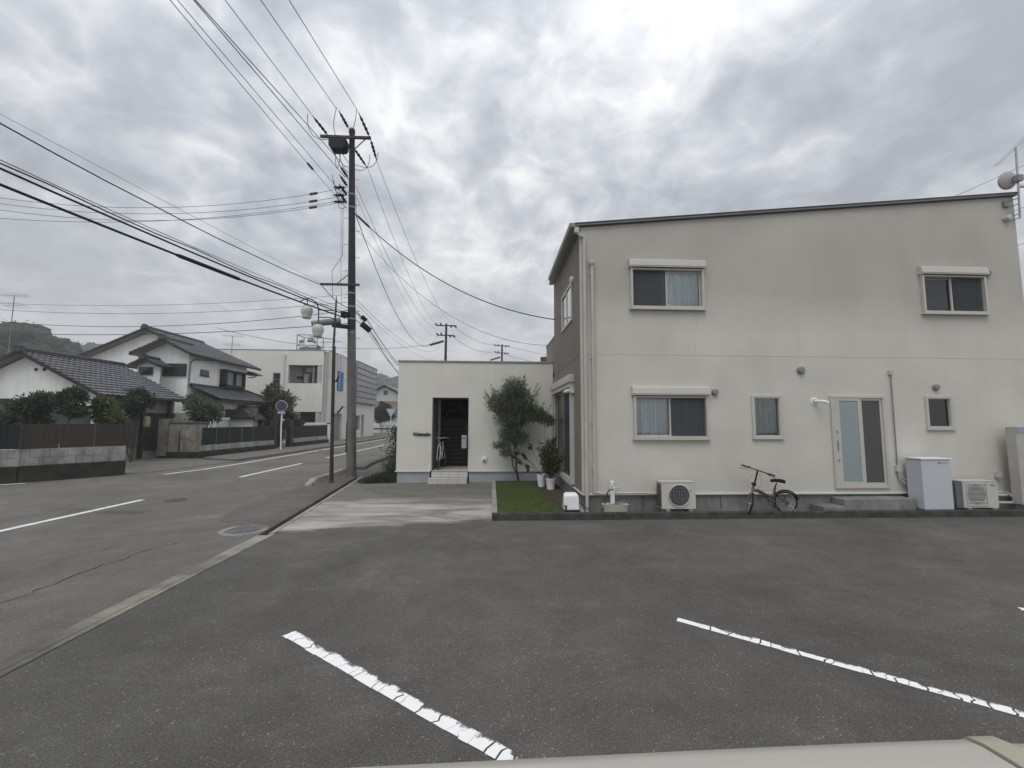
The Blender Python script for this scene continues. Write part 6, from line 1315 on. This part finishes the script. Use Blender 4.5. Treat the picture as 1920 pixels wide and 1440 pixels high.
# ================================================================== HILLS
def hill(name, prof, y_off, dens, seed, mat_soil, leafsize, depth, label):
    """prof: list of (azimuth deg, distance, height); terrain rises to the crest and falls behind; tree canopy bumps on top"""
    random.seed(seed); g = MB(); K = 10; rows = []
    pts = []
    for (a0, d0, h0), (a1, d1, h1) in zip(prof, prof[1:]):
        n = max(2, int(abs(a1-a0)/.7))
        for i in range(n): s_ = i/n; pts.append((a0+(a1-a0)*s_, d0+(d1-d0)*s_, h0+(h1-h0)*s_))
    pts.append(prof[-1]); n = len(pts); vs = []
    for a_, d_, h_ in pts:
        for k in range(K+1):
            s_ = k/K; dd = d_-depth+depth*2*s_; zz = h_*(sin(pi*s_)**1.2)*(1+random.gauss(0, .015)); ar = radians(a_); vs.append((sin(ar)*dd, cos(ar)*dd, zz-.1))
    g.add(vs, [(i*(K+1)+k, (i+1)*(K+1)+k, (i+1)*(K+1)+k+1, i*(K+1)+k+1) for i in range(n-1) for k in range(K)])
    g.build(name, mat_soil, kind='structure', smooth='all')
    c = MB()
    for i, (a_, d_, h_) in enumerate(pts):
        for _ in range(dens):
            s_ = random.uniform(.05, .56); ja = a_+random.uniform(-.45, .45); dd = d_-depth+depth*2*s_; zz = h_*(sin(pi*s_)**1.2); ar = radians(ja)
            r = random.uniform(.9, 1.9)*leafsize*3.0; P0 = Vector((sin(ar)*dd, cos(ar)*dd, zz)); vs = []; A_, B_ = 9, 6
            for ii in range(B_+1):
                th_ = -.5+(pi/2+.5)*ii/B_
                for jj in range(A_): ph_ = 2*pi*jj/A_; rr = r*random.uniform(.82, 1.15); vs.append(P0+Vector((cos(th_)*cos(ph_)*rr, cos(th_)*sin(ph_)*rr, sin(th_)*rr*.85)))
            c.add(vs, [(ii*A_+jj, ii*A_+(jj+1) % A_, (ii+1)*A_+(jj+1) % A_, (ii+1)*A_+jj) for ii in range(B_) for jj in range(A_)])
            clump(c, P0+Vector((0, 0, r*.1)), (r, r, r*.85), 55, leafsize*.6, leafsize*.4, up=.3, shell=.9)
    return c.build('hill_trees', M_HILL, kind='stuff', label=label, cat='trees')
M_HSOIL = surf('hill_undergrowth', (.035, .05, .032), .95, .3, .1, 0)
hill('hill', [(-75, 150, 22), (-60, 150, 22), (-52, 148, 21.5), (-48.5, 146, 20.5), (-46.6, 146, 20.5), (-45, 148, 18), (-44, 150, 14.5), (-42.5, 152, 14.6), (-40, 156, 11), (-36, 160, 6), (-30, 165, 3)], 0, 9, 3, M_HSOIL, .7, 60, 'wooded hill rising behind the tiled houses at left')
hill('hill', [(-52, 330, 36), (-44, 330, 38), (-41, 330, 37), (-38, 335, 33), (-32, 340, 24), (-26, 345, 22), (-20, 350, 26), (-17.5, 350, 31), (-15.5, 350, 30.5), (-14.2, 350, 33), (-12.8, 352, 32), (-10, 355, 34), (0, 360, 30), (12, 360, 26)], 0, 5, 4, M_HSOIL, 1.5, 70, 'hazy wooded ridge far beyond the end of the street')

# ================================================================== CAR ROOF IN THE FOREGROUND
car = thing('parked_van', 'beige van whose roof edge fills the bottom of the photo', 'van', (.10, -.9, 0))
# local frame: roof front edge passes (-.3,.60) to (.69,.615)
th = math.atan2(.018, 1.0); R2 = Matrix.Rotation(th, 3, 'Z'); org = Vector((.10, .622, 0))
def cv(x, y, z): v = R2 @ Vector((x, y, 0)); return (org.x+v.x, org.y+v.y, z)
def lx(prof, y0f, name, mat, bev=.01, par=car):
    pass
g = MB(); rows = []; n = 18
# roof panel, gently crowned, longitudinal channel rails either side
def crown(x): return 1.502-.004*abs(x/.66)**3.0
ys = [0, -.004, -.015, -.035, -.07, -.14, -.3, -.7, -1.2, -1.8, -2.3]; dz = [-.040, -.018, -.006, -.001, .001, .002, .004, .008, .01, .008, .0]
vs = []; xs = [-.589+1.178*i/n for i in range(n+1)]
for y, d_ in zip(ys, dz):
    for x in xs: vs.append(cv(x, y, crown(x)+d_))
g.add(vs, [(j*(n+1)+i, j*(n+1)+i+1, (j+1)*(n+1)+i+1, (j+1)*(n+1)+i) for j in range(len(ys)-1) for i in range(n)])
g.f = [tuple(reversed(f)) for f in g.f]; rf = g.build('roof', M_CAR, car, smooth='all')
for s_ in (-1, 1):
    a, b = (.592, .632) if s_ > 0 else (-.632, -.592); g = MB(); vs = []
    for y, d_ in zip(ys, dz): vs += [cv(a, y, 1.492+d_), cv(a, y, 1.503+d_), cv(b, y, 1.502+d_), cv(b, y, 1.488+d_)]
    g.add(vs, [(4*j+k, 4*(j+1)+k, 4*(j+1)+(k+1) % 4, 4*j+(k+1) % 4) for j in range(len(ys)-1) for k in range(4)]); g.build('roof_moulding', M_CARM, rf, smooth=True)
    g = MB(); x_in, x_out = .635*s_, .82*s_; vs = []
    for y, d_ in zip(ys, dz): vs += [cv(x_in, y, 1.492+d_), cv(.70*s_, y, 1.488+d_), cv(.77*s_, y, 1.482+d_), cv(x_out, y, 1.46+d_)]
    g.add(vs, [(4*j+k, 4*(j+1)+k, 4*(j+1)+k+1, 4*j+k+1) for j in range(len(ys)-1) for k in range(3)]); g.build('side_rail', M_CAR, car, smooth='all')
def cbox(x0, x1, y0, y1, z0, z1): return MB().add([cv(x0,y0,z0),cv(x1,y0,z0),cv(x1,y1,z0),cv(x0,y1,z0),cv(x0,y0,z1),cv(x1,y0,z1),cv(x1,y1,z1),cv(x0,y1,z1)], [(0,3,2,1),(4,5,6,7),(0,1,5,4),(1,2,6,5),(2,3,7,6),(3,0,4,7)])
cbox(-.60, .60, -.02, -.06, 1.20, 1.445).build('header', M_BLACK, rf)
g = MB(); g.add([cv(-.74, .30, .32), cv(.74, .30, .32), cv(.74, .26, .82), cv(-.74, .26, .82), cv(-.70, .02, 1.44), cv(.70, .02, 1.44), cv(-.74, -2.35, .32), cv(.74, -2.35, .32), cv(.74, -2.35, .85), cv(-.74, -2.35, .85), cv(-.70, -2.3, 1.40), cv(.70, -2.3, 1.40)],
      [(0, 1, 2, 3), (1, 7, 8, 2), (0, 3, 9, 6), (7, 6, 9, 8), (0, 6, 7, 1), (8, 9, 10, 11)]); g.build('body', M_CAR, car)
g = MB(); g.add([cv(-.68, .25, .86), cv(.68, .25, .86), cv(.62, .03, 1.42), cv(-.62, .03, 1.42)], [(0, 1, 2, 3)]); g.build('windscreen', M_DARKWIN, car)
for s_ in (-1, 1):
    g = MB(); g.add([cv(.74*s_, .24, .85), cv(.74*s_, -2.3, .85), cv(.72*s_, -2.25, 1.40), cv(.72*s_, .04, 1.40)], [(0, 1, 2, 3) if s_ < 0 else (3, 2, 1, 0)]); g.build('side_window', M_DARKWIN, car)
    for y in (-.25, -2.0): c_ = cv(.66*s_, y, .29); MB().torus(c_, .20, .08, (1, .02, 0), 24, 8).build('wheel', M_BLACK, car, smooth='all')

# ================================================================== HAZE
hb = MB().box(-235, 235, -55, 455, -1.2, 62).build('haze', bpy.data.materials.new('haze_air'), kind='stuff', label='thin pale haze in the air over the street', cat='haze')
hm = hb.data.materials[0]; hm.use_nodes = True
for n_ in list(hm.node_tree.nodes): hm.node_tree.nodes.remove(n_)
mo = hm.node_tree.nodes.new('ShaderNodeOutputMaterial'); pv = hm.node_tree.nodes.new('ShaderNodeVolumePrincipled'); hm.node_tree.links.new(pv.outputs[0], mo.inputs['Volume'])
pv.inputs['Color'].default_value = (.93, .95, .98, 1); pv.inputs['Density'].default_value = .0016; pv.inputs['Anisotropy'].default_value = .2
